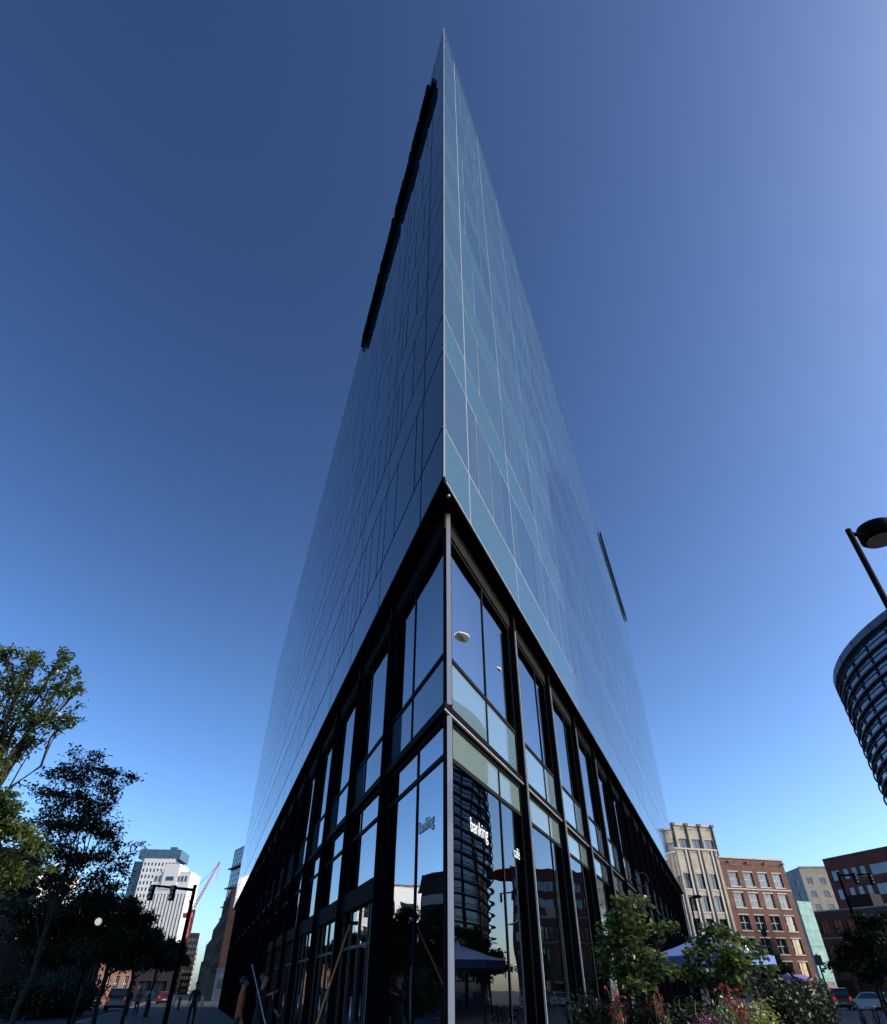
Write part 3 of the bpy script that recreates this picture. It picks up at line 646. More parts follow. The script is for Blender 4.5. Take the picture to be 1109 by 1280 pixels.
# ================================================================== LEFT STREET
def tower_grid(name, label, x0, y0, x1, y1, d0, d1, cols, rows_n, wm, w_frac, h_frac, top, depth_back=25, simple=True, bot=0, m='stone_white', side_m=None, pm='pane'):
    p0 = at(x0, y0, d0); p1 = at(x1, y1, d1); H = p0.z
    root = empty(name, (0, 0, 0), label, 'building'); F, W = seg((p0.x, p0.y), (p1.x, p1.y))
    rh = (H-top-bot)/rows_n; ops = []
    for r in range(rows_n):
        for c in range(cols):
            cw = W/cols; z = H-top-rh*(r+1)+rh*(1-h_frac)/2; ops.append((cw*(c+.5)-cw*w_frac/2, cw*(c+.5)+cw*w_frac/2, z, z+rh*h_frac))
    bm = bmesh.new(); wall_cells(bm, F, W, 0, H, ops, .6 if d0 > 300 else .25)
    bk = -F.n*depth_back; P0, P1 = Vector((p0.x, p0.y, 0)), Vector((p1.x, p1.y, 0))
    for a, b in ((P0, P0+bk), (P1, P1+bk), (P0+bk, P1+bk)):
        ff, ww = seg((a.x, a.y), (b.x, b.y)); ff.quad(bm, 0, ww, 0, 0, H, 1 if side_m else 0)
    prism(bm, [(v.x, v.y) for v in (P0, P1, P1+bk, P0+bk)], H-.6, H-.5)
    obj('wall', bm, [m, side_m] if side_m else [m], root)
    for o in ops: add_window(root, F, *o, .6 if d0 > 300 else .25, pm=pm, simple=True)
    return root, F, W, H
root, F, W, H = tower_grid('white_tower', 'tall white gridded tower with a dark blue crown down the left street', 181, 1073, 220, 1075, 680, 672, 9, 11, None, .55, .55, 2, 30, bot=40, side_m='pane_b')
bm = bmesh.new(); F.box(bm, -6, W+3, -32, -.5, H+.1, H+7.5); F.box(bm, W-9, W-3, -12, -6, H+7.5, H+10.5); obj('crown', bm, ['pane_b'], root)
bm = bmesh.new(); F.box(bm, -9, -.02, -32, -3, 0, H-2); obj('side_wing', bm, ['pane_b'], root)
root, F, W, H = tower_grid('stepped_tower', 'white stepped tower with tall dark window strips in front of the gridded tower', 195, 1089, 239, 1092, 505, 498, 11, 1, None, .42, .8, 7.5, 25, bot=4)
bm = bmesh.new(); F.box(bm, 5.6, 15.5, -20, .5, H-10, H+4.3); obj('centre_block', bm, ['stone_white'], root)
bm = bmesh.new(); F.box(bm, 8.0, 13, .3, .6, H-5.4, H-3.0); obj('window', bm, ['pane'], root)
bm = bmesh.new()
for k in range(9):
    if k not in (3, 4): F.box(bm, 1+k*2.45, 2.0+k*2.45, .02, .25, H-5.8, H-2.6)
obj('window', bm, ['pane'], root)
# street canyon, left side far blocks
tower_grid('brown_block', 'narrow brown stone block behind the crane down the left street', 237, 1137, 245, 1137, 420, 420, 3, 10, None, .5, .5, 2, 30, m='brown')
tower_grid('grey_block', 'far grey block with fine windows at the end of the left street', 238, 1166, 250, 1167, 376, 376, 4, 9, None, .5, .5, 1.5, 40, m='darkbldg')
tower_grid('pale_block', 'pale far block closing the left street near the horizon', 243, 1186, 248, 1186, 560, 560, 2, 8, None, .5, .5, 1.5, 40, m='hotel')
# right side of the canyon, stepping down away
root, F, W, H = tower_grid('glass_block', 'blue glass office block with dark ledges beyond the wedge tower', 294, 1063.8, 310, 1057, 199, 188, 1, 1, None, .01, .01, 1, 22, m='pane_b', side_m='pane_b')
bm = bmesh.new()
for k in range(12): F.box(bm, 0, W, 0, .06, H-1.25*k-1.3, H-1.25*k-1.22)
for k in range(7): F.box(bm, W*k/7, W*k/7+.08, .0, .08, 4, H)
F.box(bm, 0, W, -.3, .1, H-.1, H+.15); obj('mullion_grid', bm, ['frame_d'], root)
bm = bmesh.new()
for z in (H-4.6, H-9.2, H-13.4): F.box(bm, -.5, W, -.1, .9, z, z+.25)
obj('ledge', bm, ['frame_d'], root)
root = empty('brick_corner_building', (0, 0, 0), 'tall orange brick corner building on a pale stone base beside the wedge tower', 'building')
Q0 = at(291.5, 1109.5, 150); Q1 = azp(-15.2, 148); HQ = Q0.z; F, W = seg((Q0.x, Q0.y), (Q1.x, Q1.y))
bm = bmesh.new(); F.quad(bm, 0, W, 0, 4.6, HQ); obj('wall', bm, ['brick_o'], root)
bm = bmesh.new(); F.box(bm, -.1, W, -3, .12, 0, 4.6); F.box(bm, -.12, W, -3, .2, 4.6, 4.9); obj('stone_base', bm, ['grey_stone'], root); bm = bmesh.new(); F.box(bm, -.2, W, -3, .3, HQ, HQ+.5); obj('cornice', bm, ['grey_stone'], root)
bk = azp(-17.2, 178); Qf, Qw = seg((Q0.x, Q0.y), (bk.x, bk.y))
bm = bmesh.new(); ops = grid(Qw, 7, 1.6, [HQ-3.4, HQ-6.9, HQ-10.4, HQ-13.9], 0, 2.0, .5); wall_cells(bm, Qf, Qw, 0, HQ, ops, .2)
prism(bm, [(Q0.x-F.n.x*.01, Q0.y-F.n.y*.01), (Q1.x, Q1.y), (Q1.x+5, Q1.y+25), (bk.x, bk.y)], HQ-.4, HQ-.2); obj('side_wall', bm, ['brown'], root)  # brick side wall coloured dark brown to stand for its unlit side
for o in ops: add_window(root, Qf, *o, .2, simple=True)
bm = bmesh.new(); F.box(bm, .5, 1.5, .12, .2, 1.9, 3.3); obj('window', bm, ['pane'], root)
bm = bmesh.new(); tube(bm, [F.p(.6, -.5, HQ+.5), F.p(.6, -.5, HQ+2.2)], .06, 6); lathe(bm, [(.1, HQ+2.2), (.3, HQ+2.5), (.05, HQ+3.2)], 10, F.p(.6, -.5, 0)); obj('finial', bm, ['black'], root)
for i, (x, y, d, w, mt, lab) in enumerate([(283, 1136, 185, 4, 'darkbldg', 'dark slab building behind the orange brick corner building'),
                            (275, 1150, 215, 6, 'brown', 'brown street building with a pale corner pier beyond the dark slab'),
                            (266, 1172, 260, 7, 'darkbldg', 'low dark street building near the far end of the left street'),
                            (259, 1197, 330, 6, 'brown', 'lowest far brown building at the end of the left street')]):
    p = at(x, y, d); a = math.degrees(math.atan2(p.x, p.y)); p1 = azp(a+2.6, d*1.0); root = empty('street_building', (0, 0, 0), lab, 'building', None)
    F, W = seg((p.x, p.y), (p1.x, p1.y)); H = p.z; b = azp(a-.35, d*1.18)
    bm = bmesh.new(); Fd_, Wd_ = seg((p.x, p.y), (b.x, b.y)); ops = grid(Wd_, 6, 2.2, [H-3.6-3.5*k for k in range(int(H/3.6)-1)], 0, 2.0, .5)
    wall_cells(bm, Fd_, Wd_, 0, H, ops, .25); F.quad(bm, 0, W, 0, 0, H); prism(bm, [(p.x, p.y), (p1.x, p1.y), (p1.x, p1.y+20), (b.x, b.y)], H-.4, H-.2)
    obj('wall', bm, [mt], root)
    for o in ops: add_window(root, Fd_, *o, .25, simple=True)
    bm = bmesh.new(); F.box(bm, -.25, W, -1, .3, H, H+.5); F.box(bm, 0, .5, 0, .35, 0, H); obj('cornice', bm, ['hotel' if i == 1 else 'darkbldg'], root)
# tower crane
cb = azp(-19.45, 400); root = empty('tower_crane', (cb.x, cb.y, 0), 'red luffing tower crane rising above the left street', 'crane')
bm = bmesh.new()
def lattice(bm, a, b, w, n, rr):
    a, b = Vector(a), Vector(b); d = (b-a).normalized(); s = d.cross(Vector((0, 1, 0))).normalized()*w/2; u = d.cross(s).normalized()*w/2
    cs = [s+u, s-u, -s-u, -s+u]
    for c in cs: tube(bm, [a+c, b+c*.5], rr, 5)
    for k in range(n):
        p, q = a+(b-a)*k/n, a+(b-a)*(k+1)/n; f, g = 1-.5*k/n, 1-.5*(k+1)/n
        for i in range(4): tube(bm, [p+cs[i]*f, q+cs[(i+1) % 4]*g], rr*.7, 4)
lattice(bm, (0, 0, 0), (0, 0, 33), 2.0, 12, .2); obj('mast', bm, ['red'], root)
tip = at(275, 1077, 400); tip = Vector((tip.x-cb.x, tip.y-cb.y, tip.z))
bm = bmesh.new(); lattice(bm, (0, 0, 33), tip, 1.1, 18, .10); obj('jib', bm, ['red'], root)
bm = bmesh.new(); tube(bm, [(-3, 0, 41), tip*.98], .10, 4); tube(bm, [(0, 0, 33), (-3, 0, 41)], .25, 5); tube(bm, [tip, tip-Vector((0, 0, 9))], .07, 4); obj('cable', bm, ['frame_d'], root)
bm = bmesh.new(); box(bm, -2, 1, -1, 1, 31.5, 33.5); box(bm, -3.5, -2, -1.1, 1.1, 31.2, 33.2); obj('machinery', bm, ['red'], root)

# long low building on the far left (sunlit pale end, shaded slatted part)
root = empty('pale_building', (0, 0, 0), 'sunlit pale stone building with black window frames behind the trees at the left edge', 'building')
p0, p1 = azp(-39, 225), azp(-27.6, 245); F, W = seg((p0.x, p0.y), (p1.x, p1.y)); H = 29
ops = []
for z in (7.5, 14.0, 20.5): ops += [(t, t+4.0, z, z+4.0) for t in [W-4-7.2*k-4.0 for k in range(6)] if t > 0]
bm = bmesh.new(); wall_cells(bm, F, W, 0, H, ops, .3); bk = -F.n*18; prism(bm, [(p0.x, p0.y), (p1.x, p1.y), (p1.x+bk.x, p1.y+bk.y), (p0.x+bk.x, p0.y+bk.y)], H-.4, H-.2)
F2, W2 = seg((p1.x, p1.y), (p1.x+bk.x, p1.y+bk.y)); F2.quad(bm, 0, W2, 0, 0, H); obj('wall', bm, ['stone_white'], root)
for o in ops: add_window(root, F, *o, .3, 'frame_d', 'pane', 2, 2, None, .09)
bm = bmesh.new(); F.box(bm, 0, W, .0, .5, 5.0, 5.8); F.box(bm, 0, W, -.3, .3, H, H+.4); obj('cornice', bm, ['frame_d'], root)
root = empty('slatted_building', (0, 0, 0), 'low dark building with vertical slats and a street number, shaded beyond the left trees', 'building')
p0, p1 = azp(-27.9, 84), azp(-24.6, 92); F, W = seg((p0.x, p0.y), (p1.x, p1.y)); H = 5.6
bm = bmesh.new(); bk = -F.n*14; prism(bm, [(p0.x, p0.y), (p1.x, p1.y), (p1.x+bk.x, p1.y+bk.y), (p0.x+bk.x, p0.y+bk.y)], 0, H); obj('wall', bm, ['darkbldg'], root)
bm = bmesh.new()
for k in range(int(W/.8)): F.box(bm, .2+k*.8, .5+k*.8, .01, .18, 2.2, H-.5)
obj('slat', bm, ['grey_wall'], root)
cu = bpy.data.curves.new('n', 'FONT'); cu.body = '277'; cu.size = 1.05; cu.extrude = .03
to = bpy.data.objects.new('tmp', cu); C.objects.link(to); me = bpy.data.meshes.new_from_object(to.evaluated_get(bpy.context.evaluated_depsgraph_get())); bpy.data.objects.remove(to)
no = link_mesh('street_number', me, root, 'frame_w'); mtx = Matrix.Identity(4); xd = -F.d if F.d.cross(Vector((0, 0, 1))).dot(F.n) < 0 else F.d
for i in range(3): mtx[i][0] = xd[i]; mtx[i][1] = (0, 0, 1)[i]; mtx[i][2] = F.n[i]
mtx.translation = F.p(2.4, .25, 1.2); no.matrix_local = mtx
root = empty('dark_office_block', (0, 0, 0), 'grey office block with a pale top band beyond the left edge', 'building')
p0, p1 = azp(-52, 66), azp(-30.3, 86); F, W = seg((p0.x, p0.y), (p1.x, p1.y)); H = 13
ops = grid(W, 8, 2.0, [1.2, 4.4, 7.3], 0, 1.9, .5); bm = bmesh.new(); wall_cells(bm, F, W, 0, H, ops, .3); bk = Vector((p1.x, p1.y, 0)).normalized()*14 + Vector((-.5, 0, 0))
prism(bm, [(p0.x, p0.y), (p1.x, p1.y), (p1.x+bk.x, p1.y+bk.y), (p0.x+bk.x, p0.y+bk.y)], H-.4, H-.2); obj('wall', bm, ['grey_wall'], root)
bm = bmesh.new(); F.box(bm, 0, W, .002, .12, 9.7, 10.7); obj('stone_band', bm, ['stone_white'], root)
for o in ops: add_window(root, F, *o, .3, 'frame_d', 'pane', 2, 1)
root = empty('dark_filler_block', (0, 0, 0), 'added low dark block filling the gap below the left tree crowns with darkness', 'building')  # added block that puts darkness under the tree crowns
p0, p1 = azp(-25.2, 150), azp(-19.7, 150); F, W = seg((p0.x, p0.y), (p1.x, p1.y)); H = 8.5
ops = grid(W, 7, 1.3, [4.6], 0, 2.0, .5) + grid(W, 5, 2.2, [.3], 0, 2.6, .5); bm = bmesh.new(); wall_cells(bm, F, W, 0, H, ops, .3); bk = -F.n*12
prism(bm, [(p0.x, p0.y), (p1.x, p1.y), (p1.x+bk.x, p1.y+bk.y), (p0.x+bk.x, p0.y+bk.y)], H-.4, H-.2); F.box(bm, 0, W, .002, .3, H-.5, H); obj('wall', bm, ['darkbldg'], root)
for o in ops: add_window(root, F, *o, .3, 'frame_d', 'pane', 2, 1)
root = empty('brick_row', (0, 0, 0), 'red brick street building glimpsed between the left tree trunks', 'building')
p0, p1 = azp(-25.0, 118), azp(-22.3, 128); F, W = seg((p0.x, p0.y), (p1.x, p1.y)); H = 5.0
ops = grid(W, 4, 1.2, [1.4], 0, 1.9, .5); bm = bmesh.new(); wall_cells(bm, F, W, 0, H, ops, .3); bk = -F.n*14
prism(bm, [(p0.x, p0.y), (p1.x, p1.y), (p1.x+bk.x, p1.y+bk.y), (p0.x+bk.x, p0.y+bk.y)], H-.4, H-.2); obj('wall', bm, ['brick'], root)
for o in ops: add_window(root, F, *o, .3, 'frame_w', 'pane', 2, 2)

# ================================================================== GROUND
def sheet(name, poly, z, m, kerb=0):
    bm = bmesh.new()
    if kerb: prism(bm, poly, 0.0, z)
    else: bm.faces.new([bm.verts.new((x, y, z)) for x, y in poly])
    bmesh.ops.recalc_face_normals(bm, faces=bm.faces)
    for f in bm.faces:
        if not kerb and f.normal.z < 0: f.normal_flip()
    return tag(obj(name, bm, [m]), kind='structure')
g = 3000; sheet('ground', [(-g, -g), (g, -g), (g, g), (-g, g)], 0, 'asphalt')
def offL(t, o): p = FL.p(t, o, 0); return (p.x, p.y)
def offR(t, o): p = FR.p(t, o, 0); return (p.x, p.y)
sheet('pavement', [offL(-60, 8.6), offL(86, 8.6), offL(86, 0), (0, 8.8), offR(72, 0), offR(72, 14), offR(-45, 14), (4, -40)], .13, 'paving', 1)
sheet('sidewalk', [offL(-30, 22.5), offL(230, 22.5), offL(230, 33), offL(-30, 33)], .13, 'paving', 1)
sheet('far_sidewalk', [offL(100, 8.6), offL(300, 8.6), offL(300, 2), offL(100, 2)], .12, 'paving', 1)
bm = bmesh.new()
for k in range(14): FL.quad(bm, -10+k*12.0, -1+k*12.0, 0, .006, .006) if 0 else None
for k in range(16):
    a, b = -20+k*13, -11+k*13; P = [FL.p(a, 14.6, .006), FL.p(b, 14.6, .006), FL.p(b, 14.76, .006), FL.p(a, 14.76, .006)]; f = bm.faces.new([bm.verts.new(p) for p in P]); f.normal_update(); f.normal.z < 0 and f.normal_flip()
for o in (9.3, 21.9):
    P = [FL.p(-20, o, .006), FL.p(230, o, .006), FL.p(230, o+.12, .006), FL.p(-20, o+.12, .006)]; f = bm.faces.new([bm.verts.new(p) for p in P]); f.normal_update(); f.normal.z < 0 and f.normal_flip()
tag(obj('lane_markings', bm, ['paint']), kind='structure')
Fb, Wb = seg((T0.x, T0.y), (B1.x, B1.y))
def offB(t, o): p = Fb.p(t, o, 0); return (p.x, p.y)
sheet('brick_sidewalk', [offB(-12, 6), offB(60, 6), offB(60, 0.0), offB(-12, 0.0)], .13, 'kerb', 1)
bm = bmesh.new()
for k in range(7):
    a = 4+k*5; P = [offB(a, 14.0), offB(a+3, 14.0), offB(a+3, 14.15), offB(a, 14.15)]; f = bm.faces.new([bm.verts.new((x, y, .006)) for x, y in P]); f.normal_update(); f.normal.z < 0 and f.normal_flip()
tag(obj('street_markings', bm, ['paint']), kind='structure')

# ================================================================== TREES
def leaves(name, pts_fn, n, size, m, parent, seed=1, aspect=.5, flat=.5, droop=.25):
    r = random.Random(seed); V = []; Fc = []; tone = []
    for _ in range(n):
        c, tn = pts_fn(r)
        d = Vector((r.gauss(0, 1), r.gauss(0, 1), r.gauss(0, .5)-droop)).normalized(); nn = Vector((r.gauss(0, flat), r.gauss(0, flat), 1)).normalized()
        s = d.cross(nn).normalized(); L = size*r.uniform(.6, 1.25); w = L*aspect*.5; up = s.cross(d)*(L*.12)
        i = len(V); V += [c, c+d*L*.35+s*w+up, c+d*L*.75+s*w*.7+up*.6, c+d*L, c+d*L*.75-s*w*.7+up*.6, c+d*L*.35-s*w+up, c+d*L*.5]
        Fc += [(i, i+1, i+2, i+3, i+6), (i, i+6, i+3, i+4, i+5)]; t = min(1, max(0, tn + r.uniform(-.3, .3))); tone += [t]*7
    me = bpy.data.meshes.new(name); me.from_pydata(V, [], Fc)
    a = me.attributes.new('tone', 'FLOAT', 'POINT'); a.data.foreach_set('value', tone)
    return link_mesh(name, me, parent, m)
def bough(bm, a, b, r0, r1, r, sag=.1, n=5, ns=6, wob=.035):
    a, b = Vector(a), Vector(b); L = (b-a).length; pts = []
    for k in range(n+1):
        f = k/n; p = a.lerp(b, f) + Vector((0, 0, sag*L*math.sin(math.pi*f)));
        if 0 < k < n: p += Vector((r.gauss(0, 1), r.gauss(0, 1), r.gauss(0, .6)))*L*wob
        pts.append(p)
    tube(bm, pts, [r0+(r1-r0)*k/n for k in range(n+1)], ns); return pts
def tree(name, loc, label, clusters, trunk_r, fork, n, size, m, seed, group=None, cat='tree', lean=(0, 0), twigs=6, bark='bark', aspect=.45, scat=.17):
    """clusters: (x, y, z, rx, rz) local, each a leafy spray on its own limb"""
    r = random.Random(seed); root = empty(name, loc, label, cat, group)
    bm = bmesh.new(); top = Vector((lean[0], lean[1], fork))
    tr = bough(bm, (0, 0, 0), top, trunk_r, trunk_r*.7, r, 0, 6, 10, .012); obj('trunk', bm, [bark], root)
    bb = bmesh.new(); cl = []
    for (x, y, z, rx, rz) in clusters:
        c = Vector((x, y, z)); pts = bough(bb, tr[r.choice((4, 5, 6))], c, trunk_r*.30, trunk_r*.09, r, .10, 6, 6, .02)
        tips = []
        for k in range(twigs):
            e = c + Vector((r.uniform(-1, 1)*rx, r.uniform(-1, 1)*rx, r.uniform(-.8, .9)*rz)); s = pts[r.choice((3, 4, 5, 6))]
            tw = bough(bb, s, e, trunk_r*.12, trunk_r*.03, r, .10, 4, 4); tips.append(tw)
        cl.append((c, rx, rz, tips))
    obj('branches', bb, [bark], root)
    wts = [c[1]**2 for c in cl]
    def fn(rr):
        c, rx, rz, tips = rr.choices(cl, wts)[0]; tw = rr.choice(tips); k = rr.choice((1, 2, 2, 3, 3, 3)); f = rr.random()
        p = tw[k].lerp(tw[k+1], f); s = scat*rx
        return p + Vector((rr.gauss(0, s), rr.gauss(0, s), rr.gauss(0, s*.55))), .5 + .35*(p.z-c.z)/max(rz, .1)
    leaves('foliage', fn, n, size, m, root, seed, aspect); return root
def pix(tl, loc):                 # cluster list given as world points -> local
    return [((p-Vector(loc)).x, (p-Vector(loc)).y, (p-Vector(loc)).z, rx, rz) for p, rx, rz in tl]
def crown(px, d, jit, seed):      # sprays given by where they sit in the crown, at true size
    r = random.Random(seed); k = 958.0/d
    return [(at(x, y, d+r.uniform(-jit, jit)), a/k, b/k) for x, y, a, b in px]
# sunlit honey locust at the left edge
L1 = Vector(azp(-36.0, 11.0))
px = [(8, 832, 26, 12), (40, 840, 28, 13), (78, 828, 24, 14), (92, 852, 16, 9), (30, 868, 30, 12), (72, 880, 26, 10), (95, 872, 12, 7), (18, 903, 26, 9), (55, 914, 30, 11), (88, 914, 20, 9), (8, 932, 22, 11), (44, 938, 18, 7),
      (24, 962, 14, 8), (4, 1000, 30, 12), (22, 1018, 24, 9), (5, 1050, 40, 14), (40, 1062, 24, 9), (20, 1095, 36, 14), (-35, 840, 40, 24), (-60, 900, 50, 28), (-40, 970, 40, 20), (-30, 1040, 40, 20), (-20, 1110, 40, 20)]
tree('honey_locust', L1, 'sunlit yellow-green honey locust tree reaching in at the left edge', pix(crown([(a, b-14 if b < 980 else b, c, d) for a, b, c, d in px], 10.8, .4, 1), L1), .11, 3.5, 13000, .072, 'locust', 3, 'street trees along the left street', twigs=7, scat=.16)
L2 = Vector(azp(-28.6, 25))
px = [(110, 942, 22, 9), (86, 965, 32, 12), (124, 968, 30, 12), (156, 967, 20, 5), (70, 990, 32, 12), (108, 1000, 36, 14), (142, 990, 18, 7), (62, 1030, 32, 13), (100, 1030, 40, 14), (132, 1040, 30, 10), (160, 1058, 20, 6), (60, 1065, 36, 14),
      (108, 1070, 40, 15), (142, 1088, 26, 10), (90, 1100, 44, 15), (42, 1112, 34, 15), (130, 1116, 34, 12)]
tree('honey_locust', L2, 'dark shaded honey locust tree with a feathery top, second from the left edge', pix(crown(px, 25, 1.0, 2), L2), .09, 3.7, 15000, .13, 'shadeleaf', 5, 'street trees along the left street', twigs=8, scat=.18)
specs = [(-25.3, 31, [(90, 1150, 40, 16), (120, 1192, 36, 12), (60, 1192, 34, 12), (95, 1185, 40, 12), (30, 1165, 30, 14), (25, 1140, 26, 12), (100, 1130, 36, 16), (66, 1140, 32, 16), (132, 1132, 28, 12), (110, 1165, 36, 16), (75, 1176, 32, 14), (60, 1158, 24, 10), (130, 1172, 24, 12)], 'third from the left edge, with a broad dark crown'),
         (-24.1, 37, [(178, 1200, 22, 8), (140, 1192, 24, 9), (165, 1160, 22, 10), (160, 1126, 14, 7), (172, 1135, 14, 7), (150, 1146, 24, 11), (176, 1150, 20, 9), (140, 1176, 26, 12), (170, 1180, 24, 10), (190, 1172, 18, 8), (195, 1196, 16, 8), (155, 1203, 22, 8)], 'fourth from the left edge, over the parked car'),
         (-22.3, 46, [(208, 1195, 16, 8), (190, 1200, 16, 8), (182, 1186, 16, 8), (176, 1170, 12, 7), (200, 1168, 14, 7), (214, 1182, 14, 7), (196, 1187, 16, 8), (222, 1196, 12, 7), (205, 1205, 16, 7)], 'fifth from the left edge, in front of the white stepped tower'),
         (-20.9, 58, [(226, 1190, 8, 5), (222, 1200, 10, 6), (231, 1202, 8, 5), (214, 1206, 10, 5)], 'farthest of the row, next to the mast arm')]
for i, (a, d, px, lab) in enumerate(specs):
    L = Vector(azp(a, d))
    tree('honey_locust', L, 'dark shaded street tree ' + lab, pix(crown(px, d, 1.3, i), L), .11, 3.0, (24000, 17000, 10500, 5000)[i], (.16, .18, .20, .22)[i], 'shadeleaf', 20+i, 'street trees along the left street', twigs=7, scat=.22)

# right: two sunlit young trees in the planting bed, and dark trees beyond
S1 = Vector(azp(14.6, 11.4)); S1.z = .5
px = [(783, 1130, 18, 13), (806, 1124, 8, 8), (768, 1150, 16, 11), (795, 1158, 20, 12), (772, 1180, 24, 12), (808, 1190, 20, 11), (833, 1158, 12, 5), (834, 1212, 16, 5), (785, 1214, 26, 11), (760, 1165, 12, 10), (760, 1200, 16, 11), (800, 1234, 18, 7), (822, 1200, 12, 6)]
tree('young_linden', S1, 'sunlit young broad-leaved tree against the black fins, left of the blue umbrella', pix(crown(px, 11.4, .25, 5), S1), .035, 1.0, 2700, .078, 'linden', 41, 'young trees in the planting bed', twigs=8, aspect=.85, scat=.28)
S2 = Vector(azp(19.3, 12.0)); S2.z = .5
px = [(896, 1160, 12, 9), (880, 1175, 16, 9), (914, 1170, 14, 9), (868, 1192, 14, 7), (900, 1195, 24, 11), (935, 1180, 9, 5), (945, 1195, 12, 5), (962, 1210, 9, 4), (925, 1210, 18, 9), (885, 1218, 24, 9), (915, 1230, 18, 7), (862, 1210, 12, 6)]
tree('young_linden', S2, 'sunlit young broad-leaved tree in front of the blue umbrella', pix(crown(px, 12.0, .25, 6), S2), .035, 1.0, 2300, .078, 'linden', 42, 'young trees in the planting bed', twigs=8, aspect=.85, scat=.28)
for i, (a, d, px, lab, sz) in enumerate([(29.6, 40, [(1085, 1150, 16, 10), (1070, 1170, 16, 9), (1100, 1176, 18, 10), (1080, 1195, 20, 9), (1106, 1205, 18, 9), (1058, 1190, 13, 7), (1112, 1150, 12, 10), (1050, 1208, 12, 5), (1092, 1220, 16, 6), (1125, 1180, 18, 16)], 'dark shaded tree at the right edge in front of the brick office', .20),
                     (23.6, 34, [(962, 1195, 9, 6), (950, 1206, 10, 6), (974, 1208, 10, 6), (958, 1216, 12, 5)], 'dark small tree behind the right end of the blue umbrella', .15)]):
    L = Vector(azp(a, d))
    tree('street_tree', L, lab, pix(crown(px, d, .8, 9+i), L), .10, 1.6, 9000 if not i else 2200, sz, 'shadeleaf', 60+i, 'dark trees on the right', aspect=.6, scat=.25)

# planting bed: planter, bushes, flowers
pl = empty('planter', azp(17, 12.0), 'long dark planter box holding the shrubs and red flowers', 'planter', None, R(-20))
bm = bmesh.new(); box(bm, -2.6, 2.9, -1.1, 1.0, .13, .72); obj('box', bm, ['planter'], pl)
bm = bmesh.new(); box(bm, -2.5, 2.8, -1.0, .9, .7, .76); obj('soil', bm, ['soil'], pl)
def bush(name, px, py, d, w, h, mt, n, size, label, group, seed, ground=.72):
    p = at(px, py, d); top = p.z; L = Vector((p.x, p.y, ground)); H = top-ground
    root = empty(name, L, label, 'plant', group); r = random.Random(seed); bm = bmesh.new(); tips = []
    for k in range(16):
        a = r.uniform(0, 6.28); e = Vector((cos(a)*w*r.uniform(.1, .9), sin(a)*w*r.uniform(.1, .9), H*r.uniform(.6, 1.0))); tips.append((bough(bm, (cos(a)*.05, sin(a)*.05, 0), e, .012, .004, r, .05, 4, 4)))
    obj('stems', bm, ['stem'], root)
    def fn(rr):
        tw = rr.choice(tips); k = rr.choice((1, 2, 2, 3, 3, 3)); q = tw[k].lerp(tw[k+1], rr.random()); return q + Vector((rr.gauss(0, h), rr.gauss(0, h), rr.gauss(0, h*.7))), .5
    leaves('foliage', fn, n, size, mt, root, seed, .7, .8); return root
bush('flowering_shrub', 768, 1233, 11.0, .14, .04, 'redleaf', 130, .05, 'low shrub with red leaves below the left young tree', 'shrubs in the planting bed', 71)
bush('flowering_shrub', 818, 1230, 11.2, .10, .035, 'redleaf', 110, .05, 'small red-leaved shrub between the two young trees', 'shrubs in the planting bed', 72)
bush('flowering_shrub', 915, 1228, 11.6, .26, .05, 'redleaf', 420, .055, 'large bright red-leaved shrub under the right young tree', 'shrubs in the planting bed', 73)
bush('leafy_shrub', 940, 1240, 11.2, .20, .07, 'lime', 700, .05, 'yellow-green shrub right of the red leaves', 'shrubs in the planting bed', 74)
bush('leafy_shrub', 905, 1250, 10.8, .26, .07, 'linden', 500, .055, 'green shrub in front of the bright red leaves', 'shrubs in the planting bed', 75)
bush('flowering_shrub', 890, 1266, 10.4, .5, .05, 'pinkleaf', 1100, .035, 'mound of small purple and pink flowers at the bottom edge', 'shrubs in the planting bed', 76)
bush('leafy_shrub', 945, 1262, 10.6, .22, .06, 'lime', 500, .04, 'low yellow-green mound right of the purple flowers', 'shrubs in the planting bed', 77)
bush('leafy_shrub', 830, 1256, 11.0, .12, .05, 'lime', 90, .045, 'sparse yellowish plant in the middle of the bed', 'shrubs in the planting bed', 78)
for k, (x, y) in enumerate([(735, 1242), (775, 1250), (810, 1258), (850, 1245), (865, 1250), (845, 1262)]):
    bush('leafy_shrub', x, y, 11.4, .34, .08, 'shadeleaf', 700, .07, ['dark green bush by the shopfront at the left end of the bed', 'dark green bush under the left young tree', 'dark green bush right of the left young tree', 'dark green bush between the young trees', 'dark green bush at the foot of the right young tree', 'dark low bush near the purple flowers'][k], 'dark bushes in the planting bed', 80+k)
for k, (x, y, d) in enumerate([(975, 1212, 15), (1000, 1228, 16)]):
    bush('hedge_bush', x, y, d, .45, .14, 'shadeleaf', 3500, .08, ['tall dark bush right of the planting bed', 'lower dark bush next to the bicycle'][k], 'dark bushes right of the bed', 90+k, .13)

# ================================================================== STREET FURNITURE
for k, (x, d) in enumerate([(70, 66), (100, 70), (30, 62)]):
    bush('hedge_bush', x, 1233, d, 3.0, .5, 'shadeleaf', 3500, .30, ['dark clipped bush beyond the lane line, below the street number', 'dark clipped bush right of the street number', 'dark clipped bush at the far left below the pale building'][k], 'dark bushes beyond the left road', 120+k, .13)
